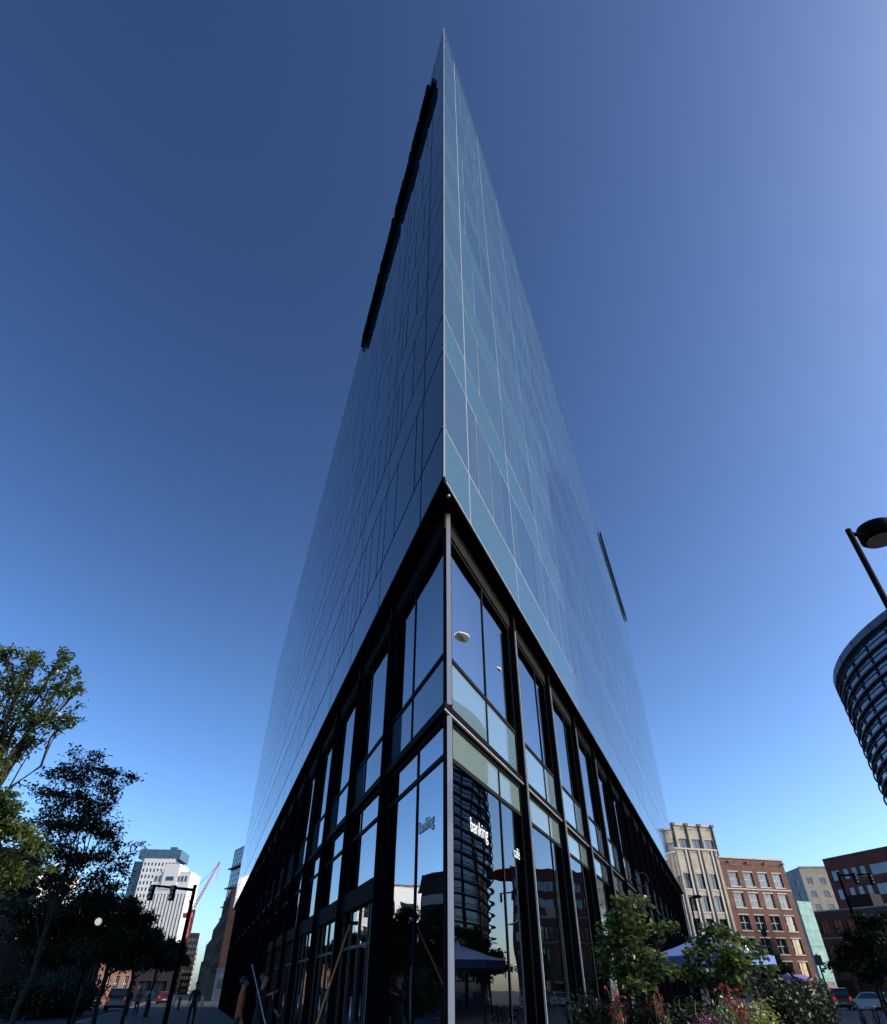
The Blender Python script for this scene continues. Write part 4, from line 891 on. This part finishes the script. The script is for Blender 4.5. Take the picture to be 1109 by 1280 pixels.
# cafe umbrella
up = azp(19.5, 17.6); zt = at(893, 1178, 17.6).z; ze = at(979, 1205, 17.6).z
um = empty('cafe_umbrella', (up.x, up.y, .13), 'blue canvas cafe umbrella behind the young trees', 'umbrella')
bm = bmesh.new(); n = 8; rad = 1.4; apex = bm.verts.new((0, 0, zt)); rim = [bm.verts.new((cos(6.283*k/n+.2)*rad, sin(6.283*k/n+.2)*rad, ze)) for k in range(n)]
mids = [bm.verts.new((cos(6.283*k/n+.2)*rad*.5, sin(6.283*k/n+.2)*rad*.5, ze+(zt-ze)*.46)) for k in range(n)]
low = [bm.verts.new((cos(6.283*k/n+.2)*rad, sin(6.283*k/n+.2)*rad, ze-.16)) for k in range(n)]
for k in range(n):
    j = (k+1) % n; bm.faces.new([apex, mids[k], mids[j]]); bm.faces.new([mids[k], rim[k], rim[j], mids[j]]); bm.faces.new([rim[k], low[k], low[j], rim[j]])
obj('canopy', bm, ['umb'], um)
for k in range(n):
    bm = bmesh.new(); a = 6.283*k/n+.2; tube(bm, [(0, 0, zt-.05), (cos(a)*rad*.97, sin(a)*rad*.97, ze-.03)], .012, 5); obj('rib', bm, ['white'], um)
bm = bmesh.new(); tube(bm, [(0, 0, 0), (0, 0, zt+.08)], .025, 10); obj('pole', bm, ['white'], um)
bm = bmesh.new(); lathe(bm, [(.3, 0), (.3, .06), (.05, .1), (.04, .3)], 20); obj('base', bm, ['black'], um)

def lamp_post(loc, h, label, head_dir, prad=.048, hr=.31, group=None, name='street_lamp'):
    root = empty(name, loc, label, 'street lamp', group); hd = Vector((sin(R(head_dir)), cos(R(head_dir)), 0))
    bm = bmesh.new(); tube(bm, [(0, 0, 0), (0, 0, h)], prad, 14); obj('pole', bm, ['black'], root)
    bm = bmesh.new(); lathe(bm, [(prad*2.6, 0), (prad*2.6, .15), (prad*1.4, .4)], 16); obj('base', bm, ['black'], root)
    bm = bmesh.new(); tube(bm, [Vector((0, 0, h-.09)), hd*.38+Vector((0, 0, h-.06))], prad*.75, 10); obj('arm', bm, ['black'], root)
    c = hd*(.36+hr); bm = bmesh.new(); lathe(bm, [(hr*.86, h-.10), (hr, h-.06), (hr, h+.14), (hr*.93, h+.19), (.05, h+.22)], 32, c); hd_ = obj('lamp_head', bm, ['black'], root)
    bm = bmesh.new(); lathe(bm, [(hr*.74, h-.115), (hr*.76, h-.102)], 28, c); obj('lens', bm, ['lens'], hd_)
    return root
pl_ = azp(40.3, 11.0); lamp_post(pl_, at(1063, 661, 11.0).z, 'black street lamp with a round drum head at the right edge', 75)
# far street lamps and signals
lamp_post(azp(19.2, 95), at(852, 1122, 95).z, 'slim street lamp in front of the tan stone block', 95, .11, .55, 'distant street lamps')
def signal(loc, h, arm, d, label):
    root = empty('traffic_signal', loc, label, 'traffic signal', 'traffic signals'); d = Vector((sin(R(d)), cos(R(d)), 0))
    bm = bmesh.new(); tube(bm, [(0, 0, 0), (0, 0, h)], [.13, .10], 12); obj('pole', bm, ['black'], root)
    bm = bmesh.new(); tube(bm, [Vector((0, 0, h-.25)), d*arm+Vector((0, 0, h-.05))], [.08, .05], 10); obj('mast_arm', bm, ['black'], root)
    for k, f in enumerate((1.0, .5)):
        c = d*arm*f+Vector((0, 0, h-.4)); bm = bmesh.new(); box(bm, c.x-.13, c.x+.13, c.y-.1, c.y+.1, c.z-.36, c.z+.36); s = obj('signal_head', bm, ['black'], root)
        for q in range(3):
            bm = bmesh.new(); lathe(bm, [(.07, 0), (.085, .08)], 12); o = obj('lens', bm, ['lens'], s); o.matrix_local = Matrix.Translation(c+Vector((0, -.11, .22-q*.22))) @ Matrix.Rotation(R(90), 4, 'X')
    return root
signal(azp(-19.55, 42), at(243, 1106, 42).z, 2.3, -95, 'black traffic signal mast with its arm over the left street')
signal(azp(29.7, 62), at(1045, 1090, 62).z, 3.0, 75, 'black traffic signal mast before the dark brick office')
for i, (x, y, d, lab) in enumerate([(1020, 1192, 70, 'thin black sign pole in front of the teal wall'), (953, 1160, 90, 'thin black pole in front of the brick building corner'), (241, 1100, 44, 'slim dark pole beside the left mast arm')][:2]):
    p = at(x, y, d); root = empty('sign_pole', (p.x, p.y, .0), lab, 'pole', 'thin poles'); bm = bmesh.new(); tube(bm, [(0, 0, 0), (0, 0, p.z)], .07, 8); obj('pole', bm, ['black'], root)
    bm = bmesh.new(); box(bm, -.3, .3, -.1, -.07, p.z-.8, p.z-.1); obj('sign_plate', bm, ['grey_wall'], root)
# round blade sign on the tower base
bs = empty('blade_sign', FR.p(26, .1, 5.2), 'round ring-shaped blade sign on the black base of the tower', 'sign')
p = FR.p(25.2, .15, 0); zc = at(782, 1100, math.hypot(p.x, p.y)).z
bm = bmesh.new(); c = FR.p(25.2, .10, zc); pts = [c + FR.n*cos(a)*.27 + Vector((0, 0, sin(a)*.27)) for a in [2*math.pi*k/28 for k in range(29)]]; tube(bm, pts, .025, 8); local(obj('ring', bm, ['grey_wall'], bs), bs)
bm = bmesh.new(); tube(bm, [FR.p(25.2, -.5, zc), FR.p(25.2, -.2, zc)], .05, 8); local(obj('bracket', bm, ['black'], bs), bs)
# globe lamp among the left trees
p = at(123, 1152, 30); gl = empty('globe_lamp', (p.x, p.y, 0), 'white globe lamp on a slim pole among the dark left trees', 'street lamp')
bm = bmesh.new(); tube(bm, [(0, 0, 0), (0, 0, p.z-.12)], .05, 10); obj('pole', bm, ['black'], gl)
bm = bmesh.new(); bmesh.ops.create_icosphere(bm, subdivisions=3, radius=.12, matrix=Matrix.Translation((0, 0, p.z))); obj('globe', bm, ['globe'], gl, True)
# bollard-like white street posts far left
for k, (x, col) in enumerate([(214, 'white'), (221, 'white'), (228, 'grey_wall'), (256, 'white')]):
    p = at(x, 1236, 72+k*3); root = tag(None or empty('bollard', (p.x, p.y, 0), ['pale bollard, leftmost of the row by the left street', 'pale bollard, second of the row by the left street', 'grey bollard, third of the row by the left street', 'pale bollard at the foot of the orange brick building'][k], 'bollard', 'bollards by the left street'))
    bm = bmesh.new(); lathe(bm, [(.11, 0), (.11, 1.05), (.09, 1.12), (.03, 1.16)], 14); obj('post', bm, [col], root); bm = bmesh.new(); lathe(bm, [(.16, 0), (.16, .05)], 14); obj('foot', bm, ['black'], root)

# ================================================================== PEOPLE
def person(loc, rz, label, h=1.75, top='cloth_k', legs='cloth_k', skin='skin', pose='stand', hair='hair', group=None):
    s = h/1.75; J = {}; E = []
    def j(n, x, y, z, r, par=None):
        J[n] = (len(J), (x*s, y*s, z*s), r*s)
        if par: E.append((J[par][0], J[n][0]))
    st = {'walk': (.20, -.22, .16), 'stand': (.03, -.02, .02), 'work': (.12, -.08, .0)}[pose]
    j('pel', 0, 0, .95, .135); j('waist', 0, .0, 1.08, .115, 'pel'); j('chest', 0, .01, 1.28, .145, 'waist'); j('neckb', 0, 0, 1.45, .075, 'chest'); j('neck', 0, .012, 1.51, .052, 'neckb')
    j('jaw', 0, .03, 1.575, .068, 'neck'); j('head', 0, .018, 1.655, .088, 'jaw'); j('crown', 0, .008, 1.715, .062, 'head')
    for sd, nm, f in ((1, 'r', st[0]), (-1, 'l', st[1])):
        j('hip'+nm, .095*sd, 0, .88, .095, 'pel'); j('kn'+nm, .10*sd, f*.5+(.03 if f > 0 else 0), .49, .060, 'hip'+nm); j('an'+nm, .10*sd, f, .09 + (.03 if f < -.1 else 0), .042, 'kn'+nm)
        j('ft'+nm, .115*sd, f+.15, .035, .036, 'an'+nm)
        j('sh'+nm, .175*sd, 0, 1.40, .062, 'chest')
        if pose == 'work':
            el = (.24*sd, .16, 1.22+.08*sd); wr = (.13*sd, .36, 1.22+.16*sd)
        elif pose == 'walk': el = (.23*sd, -f*.35, 1.13); wr = (.22*sd, -f*.6+.12, .93)
        else: el = (.24*sd, -.02, 1.12); wr = (.25*sd, .08, .87)
        j('el'+nm, *el, .042, 'sh'+nm); j('wr'+nm, *wr, .028, 'el'+nm)
        dv = Vector(wr)-Vector(el); dv.normalize(); pa = Vector(wr)+dv*.07; j('pa'+nm, *pa, .030, 'wr'+nm)
        side = Vector((0, 1, 0)) if abs(dv.z) > .6 else Vector((1, 0, 0)); side = (side-dv*side.dot(dv)).normalized(); cur = dv.cross(side)*(-.03*sd)
        for q, ln in enumerate((.065, .078, .074, .058)):
            b = pa+side*(.03-.02*q)+dv*.02; j('f%d%s' % (q, nm), *b, .010, 'pa'+nm); t = b+dv*ln*.55; j('g%d%s' % (q, nm), *t, .0085, 'f%d%s' % (q, nm)); t2 = t+dv*ln*.4+cur*(1+q*.15); j('h%d%s' % (q, nm), *t2, .007, 'g%d%s' % (q, nm))
        b = Vector(wr)+dv*.03+side*.035; j('t0'+nm, *b, .011, 'pa'+nm); b2 = b+dv*.04+side*.022; j('t1'+nm, *b2, .009, 't0'+nm)
    me = bpy.data.meshes.new('body'); me.from_pydata([v[1] for v in sorted(J.values())], E, [])
    o = bpy.data.objects.new('tmp', me); C.objects.link(o); md = o.modifiers.new('s', 'SKIN'); md.use_smooth_shade = True; md.branch_smoothing = .3; o.modifiers.new('u', 'SUBSURF').levels = 1
    for i, v in enumerate(sorted(J.values())): me.skin_vertices[0].data[i].radius = (v[2], v[2]*(.8 if i in (0, 1, 2) else 1)); me.skin_vertices[0].data[i].use_root = i == 0
    dg = bpy.context.evaluated_depsgraph_get(); dg.update(); m2 = bpy.data.meshes.new_from_object(o.evaluated_get(dg)); bpy.data.objects.remove(o)
    wz = [J['wrr'][1], J['wrl'][1]]
    m2.materials.clear()
    for m_ in (skin, top, legs, 'shoe'): m2.materials.append(M[m_])
    for p in m2.polygons:
        c = p.center; k = 1
        if c.z > 1.485*s: k = 0
        elif min((c-Vector(w)).length for w in wz) < .17*s and (c.x**2 > .0064 or c.y > .22*s) and min((c-Vector(J['pa'+q][1])).length for q in 'rl') < .16*s: k = 0
        elif c.z < .07*s: k = 3
        elif c.z < .98*s: k = 2
        p.material_index = k; p.use_smooth = True
    b = bpy.data.objects.new('person', m2); C.objects.link(b); b.location = loc; b.rotation_euler = (0, 0, rz); tag(b, label, 'person', group)
    bm = bmesh.new(); bmesh.ops.create_icosphere(bm, subdivisions=3, radius=.1*s, matrix=Matrix.Translation((0, -.005*s, 1.672*s)) @ Matrix.Diagonal((.93, 1.08, 1.0, 1)))
    bmesh.ops.delete(bm, geom=[v for v in bm.verts if v.co.z < 1.60*s or (v.co.y > .05*s and v.co.z < 1.71*s)], context='VERTS'); obj('hair', bm, [hair], b, True)
    for sd in (-1, 1):
        bm = bmesh.new(); bmesh.ops.create_icosphere(bm, subdivisions=2, radius=.012*s, matrix=Matrix.Translation((.032*sd*s, .098*s, 1.655*s))); obj('eye', bm, ['cloth_k'], b, True)
        bm = bmesh.new(); bmesh.ops.create_icosphere(bm, subdivisions=2, radius=.024*s, matrix=Matrix.Translation((.09*sd*s, .01*s, 1.645*s)) @ Matrix.Diagonal((.35, .7, 1.2, 1))); obj('ear', bm, [skin], b, True)
    bm = bmesh.new(); bmesh.ops.create_icosphere(bm, subdivisions=2, radius=.02*s, matrix=Matrix.Translation((0, .11*s, 1.63*s)) @ Matrix.Diagonal((.7, .9, 1.3, 1))); obj('nose', bm, [skin], b, True)
    bm = bmesh.new(); box(bm, -.025*s, .025*s, .092*s, .104*s, 1.59*s, 1.60*s); obj('mouth', bm, ['red'], b)
    return b
a = azp(-14.7, 19.5, .13); person(a, R(-70), 'person in an orange shirt standing close to the dark shopfront', 1.72, 'orange', 'cloth_k', 'skin_d', 'stand', group='people on the left pavement')
a2 = azp(-13.3, 18.2, .13); wk = person(a2, R(-115), 'person in black reaching toward the shopfront with a pale pole', 1.78, 'cloth_k', 'cloth_k', 'skin_d', 'work', group='people on the left pavement')
a = azp(-20.9, 58, .13); person(a, R(15), 'walking person in a pale blue shirt and dark trousers in the left street', 1.75, 'cloth_b', 'cloth_n', 'skin_d', 'walk', group='people in the left street')
a = azp(-17.9, 40, .13); person(a, R(190), 'dark-clothed person walking beside the tower base, nearest of the street walkers', 1.8, 'cloth_k', 'cloth_k', 'skin_d', 'walk', group='people in the left street')
a = azp(-22.2, 62, .0); person(a, R(180), 'dark-clothed person standing next to the black car', 1.75, 'cloth_k', 'cloth_n', 'skin_d', 'stand', group='people in the left street')
a = azp(-21.6, 63, .0); person(a, R(20), 'person in grey just left of the pale blue shirt', 1.7, 'cloth_g', 'cloth_k', 'skin_d', 'walk', group='people in the left street')
a = azp(25.2, 60, .0); person(a, R(20), 'small dark figure crossing near the brick building', 1.75, 'cloth_k', 'cloth_k', 'skin_d', 'walk')
# poles at the shopfront
def rod(name, p, q, r, mt, label, tip):
    root = empty(name, p, label, 'pole'); bm = bmesh.new(); tube(bm, [(0, 0, 0), Vector(q)-Vector(p)], r, 8); obj('shaft', bm, [mt], root)
    bm = bmesh.new(); tube(bm, [Vector(q)-Vector(p)-Vector((.14, 0, 0)), Vector(q)-Vector(p)+Vector((.14, 0, 0))], .03, 8); obj(tip, bm, ['black'], root); return root
q = FL.p(5.0, -.15, 0); q = FL.p(5.6, -.2, 3.2); p = FL.p(3.2, 1.0, .13)
p = at(402, 1262, 12.6); q = at(438, 1154, 13.4)
ds = (q-p).normalized(); p = p - ds*((p.z-.14)/ds.z)
rod('cleaning_pole', p, q, .016, 'yellow', 'long yellow pole leaning against the shopfront glass', 'brush')
p = at(330, 1272, 17.0); q = at(315, 1205, 18.2); ds = (q-p).normalized(); p = p - ds*((p.z-.14)/ds.z)
rod('cleaning_pole', p, q, .014, 'frame_w', 'long pale pole held upright beside the person in black', 'brush')

# ================================================================== VEHICLES
def car(loc, rz, paint, label, suv=False, L=4.6, Wd=1.82, H=1.45, group=None):
    root = empty('parked_car', loc, label, 'car', group, rz)
    if suv: H = 1.78
    prof = [(-L/2, .45), (-L/2+.05, .85), (-L/2+.15, H*.60), (-L/2+.55 if not suv else -L/2+.25, H*.64), (L/2-1.3, H*.62), (L/2-.25, H*.53), (L/2, .6), (L/2-.02, .35), (L/2-.5, .25), (-L/2+.4, .25)]
    cab = [(-L/2+(.75 if not suv else .25), H*.62), (-L/2+(1.25 if not suv else .5), H-.04), (-L/2+(1.6 if not suv else .9), H), (L/2-2.1, H), (L/2-1.85, H-.05), (L/2-1.2, H*.60)]
    def ext(bm, P, w0, w1, mi=0):
        zs = [z for _, z in P]; zmin, zmax = min(zs), max(zs); f = lambda z: w0+(w1-w0)*(z-zmin)/(zmax-zmin)
        a = [bm.verts.new((x, -f(z)/2, z)) for x, z in P]; b = [bm.verts.new((x, f(z)/2, z)) for x, z in P]; n = len(P)
        for i in range(n): bm.faces.new([a[i], a[(i+1) % n], b[(i+1) % n], b[i]])
        bm.faces.new(a[::-1]); bm.faces.new(b)
    bm = bmesh.new(); ext(bm, prof, Wd, Wd*.94); bmesh.ops.recalc_face_normals(bm, faces=bm.faces); bmesh.ops.bevel(bm, geom=bm.edges[:], offset=.045, segments=2, affect='EDGES'); obj('body', bm, [paint], root, False)
    bm = bmesh.new(); ext(bm, cab, Wd*.93, Wd*.74); bmesh.ops.recalc_face_normals(bm, faces=bm.faces); bmesh.ops.bevel(bm, geom=bm.edges[:], offset=.04, segments=2, affect='EDGES'); g_ = obj('cabin', bm, [paint], root)
    bm = bmesh.new()
    c2 = [(x*.97 if 0 else x, z) for x, z in cab]; cxm = sum(x for x, _ in cab)/len(cab)
    ci = [(cxm+(x-cxm)*.86, H*.64+(z-H*.62)*.80) for x, z in cab]; ext(bm, ci, Wd*.94, Wd*.79); obj('side_glass', bm, ['pane'], g_)
    bm = bmesh.new(); co = [(cxm+(x-cxm)*1.012, H*.66+(z-H*.62)*.76) for x, z in cab]; ext(bm, co, Wd*.82, Wd*.66); obj('windscreen', bm, ['pane'], g_)
    for x in (-L/2+.85, L/2-.9):
        for y in (-Wd/2+.08, Wd/2-.08):
            w = bmesh.new(); lathe(w, [(.22, -.11), (.33, -.10), (.34, 0), (.33, .10), (.22, .11)], 24); wo = obj('wheel', w, ['tyre'], root); wo.matrix_local = Matrix.Translation((x, y, .34)) @ Matrix.Rotation(R(90), 4, 'X')
            w = bmesh.new(); lathe(w, [(.20, -.115), (.20, .115)], 16); obj('rim', w, ['chrome'], wo)
    for y in (-Wd/2+.2, Wd/2-.2):
        b = bmesh.new(); box(b, -L/2-.015, -L/2+.12, y-.12, y+.12, .80, 1.0 if not suv else 1.1); obj('tail_light', b, ['tail'], root)
        b = bmesh.new(); box(b, L/2-.14, L/2+.01, y-.16, y+.16, .60, .74); obj('headlight', b, ['frame_w'], root)
    b = bmesh.new(); box(b, -L/2-.03, -L/2+.1, -.26, .26, .55, .68); obj('number_plate', b, ['frame_w'], root)
    return root
a = azp(-22.9, 84); car(a, R(90+20), 'car_k', 'black sport utility car parked in the left street, seen from behind', True, 4.8, 1.95, group='cars in the left street')
a = azp(-19.9, 112); car(a, R(90+19), 'car_r', 'maroon car with glowing tail lights far down the left street', False, group='cars in the left street')
a = azp(28.8, 92); car(a, R(150), 'car_w', 'white car in sunlight below the teal wall', False, group='cars on the right'); 
a = azp(27.2, 88); car(a, R(70), 'car_r', 'maroon car with its rear toward the viewer, left of the white car', True, 4.6, group='cars on the right')
a = azp(30.1, 95); car(a, R(160), 'car_k', 'dark car between the white cars at the right', False, group='cars on the right')
a = azp(31.6, 97); car(a, R(150), 'car_w', 'white car farthest right under the dark tree', True, group='cars on the right')
# bicycles
def bicycle(loc, rz, label):
    root = empty('bicycle', loc, label, 'bicycle', 'parked bicycles', rz)
    for x in (-.52, .52):
        bm = bmesh.new(); pts = [(x+cos(a)*.33, 0, .34+sin(a)*.33) for a in [2*math.pi*k/24 for k in range(25)]]; tube(bm, pts, .02, 6); w = obj('wheel', bm, ['tyre'], root)
        bm = bmesh.new(); [tube(bm, [(x, 0, .34), (x+cos(a)*.32, 0, .34+sin(a)*.32)], .003, 3) for a in [2*math.pi*k/14 for k in range(14)]]; obj('spokes', bm, ['chrome'], w)
    bm = bmesh.new()
    for p_ in ([(-.52, 0, .34), (-.12, 0, .30)], [(-.12, 0, .30), (-.22, 0, .82)], [(-.22, 0, .80), (-.52, 0, .34)], [(-.2, 0, .74), (.36, 0, .82)], [(-.12, 0, .30), (.37, 0, .72)], [(.34, 0, .95), (.52, 0, .34)]): tube(bm, p_, .018, 8)
    obj('frame', bm, ['red' if 0 else 'black'], root)
    bm = bmesh.new(); tube(bm, [(.40, -.27, .98), (.34, -.1, 1.0), (.34, .1, 1.0), (.40, .27, .98)], .013, 6); obj('handlebar', bm, ['chrome'], root)
    bm = bmesh.new(); bmesh.ops.create_icosphere(bm, subdivisions=2, radius=.13, matrix=Matrix.Translation((-.24, 0, .88)) @ Matrix.Diagonal((1.1, .55, .25, 1))); obj('saddle', bm, ['black'], root, True)
    return root
bicycle(azp(25.9, 36, 0), R(95), 'black bicycle leaning by the pole, wheel toward the viewer'); bicycle(azp(28.2, 40, 0), R(70), 'bicycle parked in the shade, left of the rack'); bicycle(azp(29.0, 41, 0), R(75), 'bicycle parked in the shade, right of the rack')

# ================================================================== CAMERA, LIGHT, SKY
sc = bpy.context.scene
cam = bpy.data.cameras.new('camera'); co = bpy.data.objects.new('camera', cam); C.objects.link(co); sc.camera = co
cam.sensor_fit = 'VERTICAL'; cam.sensor_height = 36; cam.lens = 36*FPX/1280; cam.clip_end = 6000; cam.clip_start = .05
co.location = (0, 0, EYE); co.rotation_euler = (R(90)+PITCH, 0, 0)
sd = bpy.data.lights.new('sun', 'SUN'); sd.energy = 3.4; sd.angle = R(.5); sd.color = (1, .95, .88); so = bpy.data.objects.new('sun', sd); C.objects.link(so)
S = Vector((sin(R(SUN_AZ))*cos(R(SUN_EL)), cos(R(SUN_AZ))*cos(R(SUN_EL)), sin(R(SUN_EL)))); so.rotation_euler = S.to_track_quat('Z', 'Y').to_euler()
w = bpy.data.worlds.new('World'); sc.world = w; w.use_nodes = True; nt = w.node_tree
sky = nt.nodes.new('ShaderNodeTexSky'); sky.sky_type = 'NISHITA'; sky.sun_disc = False; sky.sun_elevation = R(SUN_EL); sky.sun_rotation = R(SUN_AZ)
sky.air_density = 0.7; sky.dust_density = 1.4; sky.ozone_density = 4.0; sky.altitude = 0
gm = nt.nodes.new('ShaderNodeGamma'); gm.inputs[1].default_value = 1.54; nt.links.new(sky.outputs[0], gm.inputs[0])      # deep, polarised look of the clear sky
mu = nt.nodes.new('ShaderNodeMix'); mu.data_type = 'RGBA'; mu.blend_type = 'MULTIPLY'; mu.inputs[0].default_value = 1; mu.inputs[7].default_value = (1.16, 1.05, .86, 1)
nt.links.new(gm.outputs[0], mu.inputs[6])
bg = nt.nodes['Background']; bg.inputs['Strength'].default_value = .14; nt.links.new(mu.outputs[2], bg.inputs[0])
sc.view_settings.view_transform = 'Standard'; sc.view_settings.look = 'None'; sc.view_settings.exposure = 0; sc.view_settings.gamma = 1
sc.cycles.caustics_reflective = False; sc.cycles.caustics_refractive = False; sc.cycles.max_bounces = 8; sc.cycles.transparent_max_bounces = 16; sc.cycles.use_denoising = True
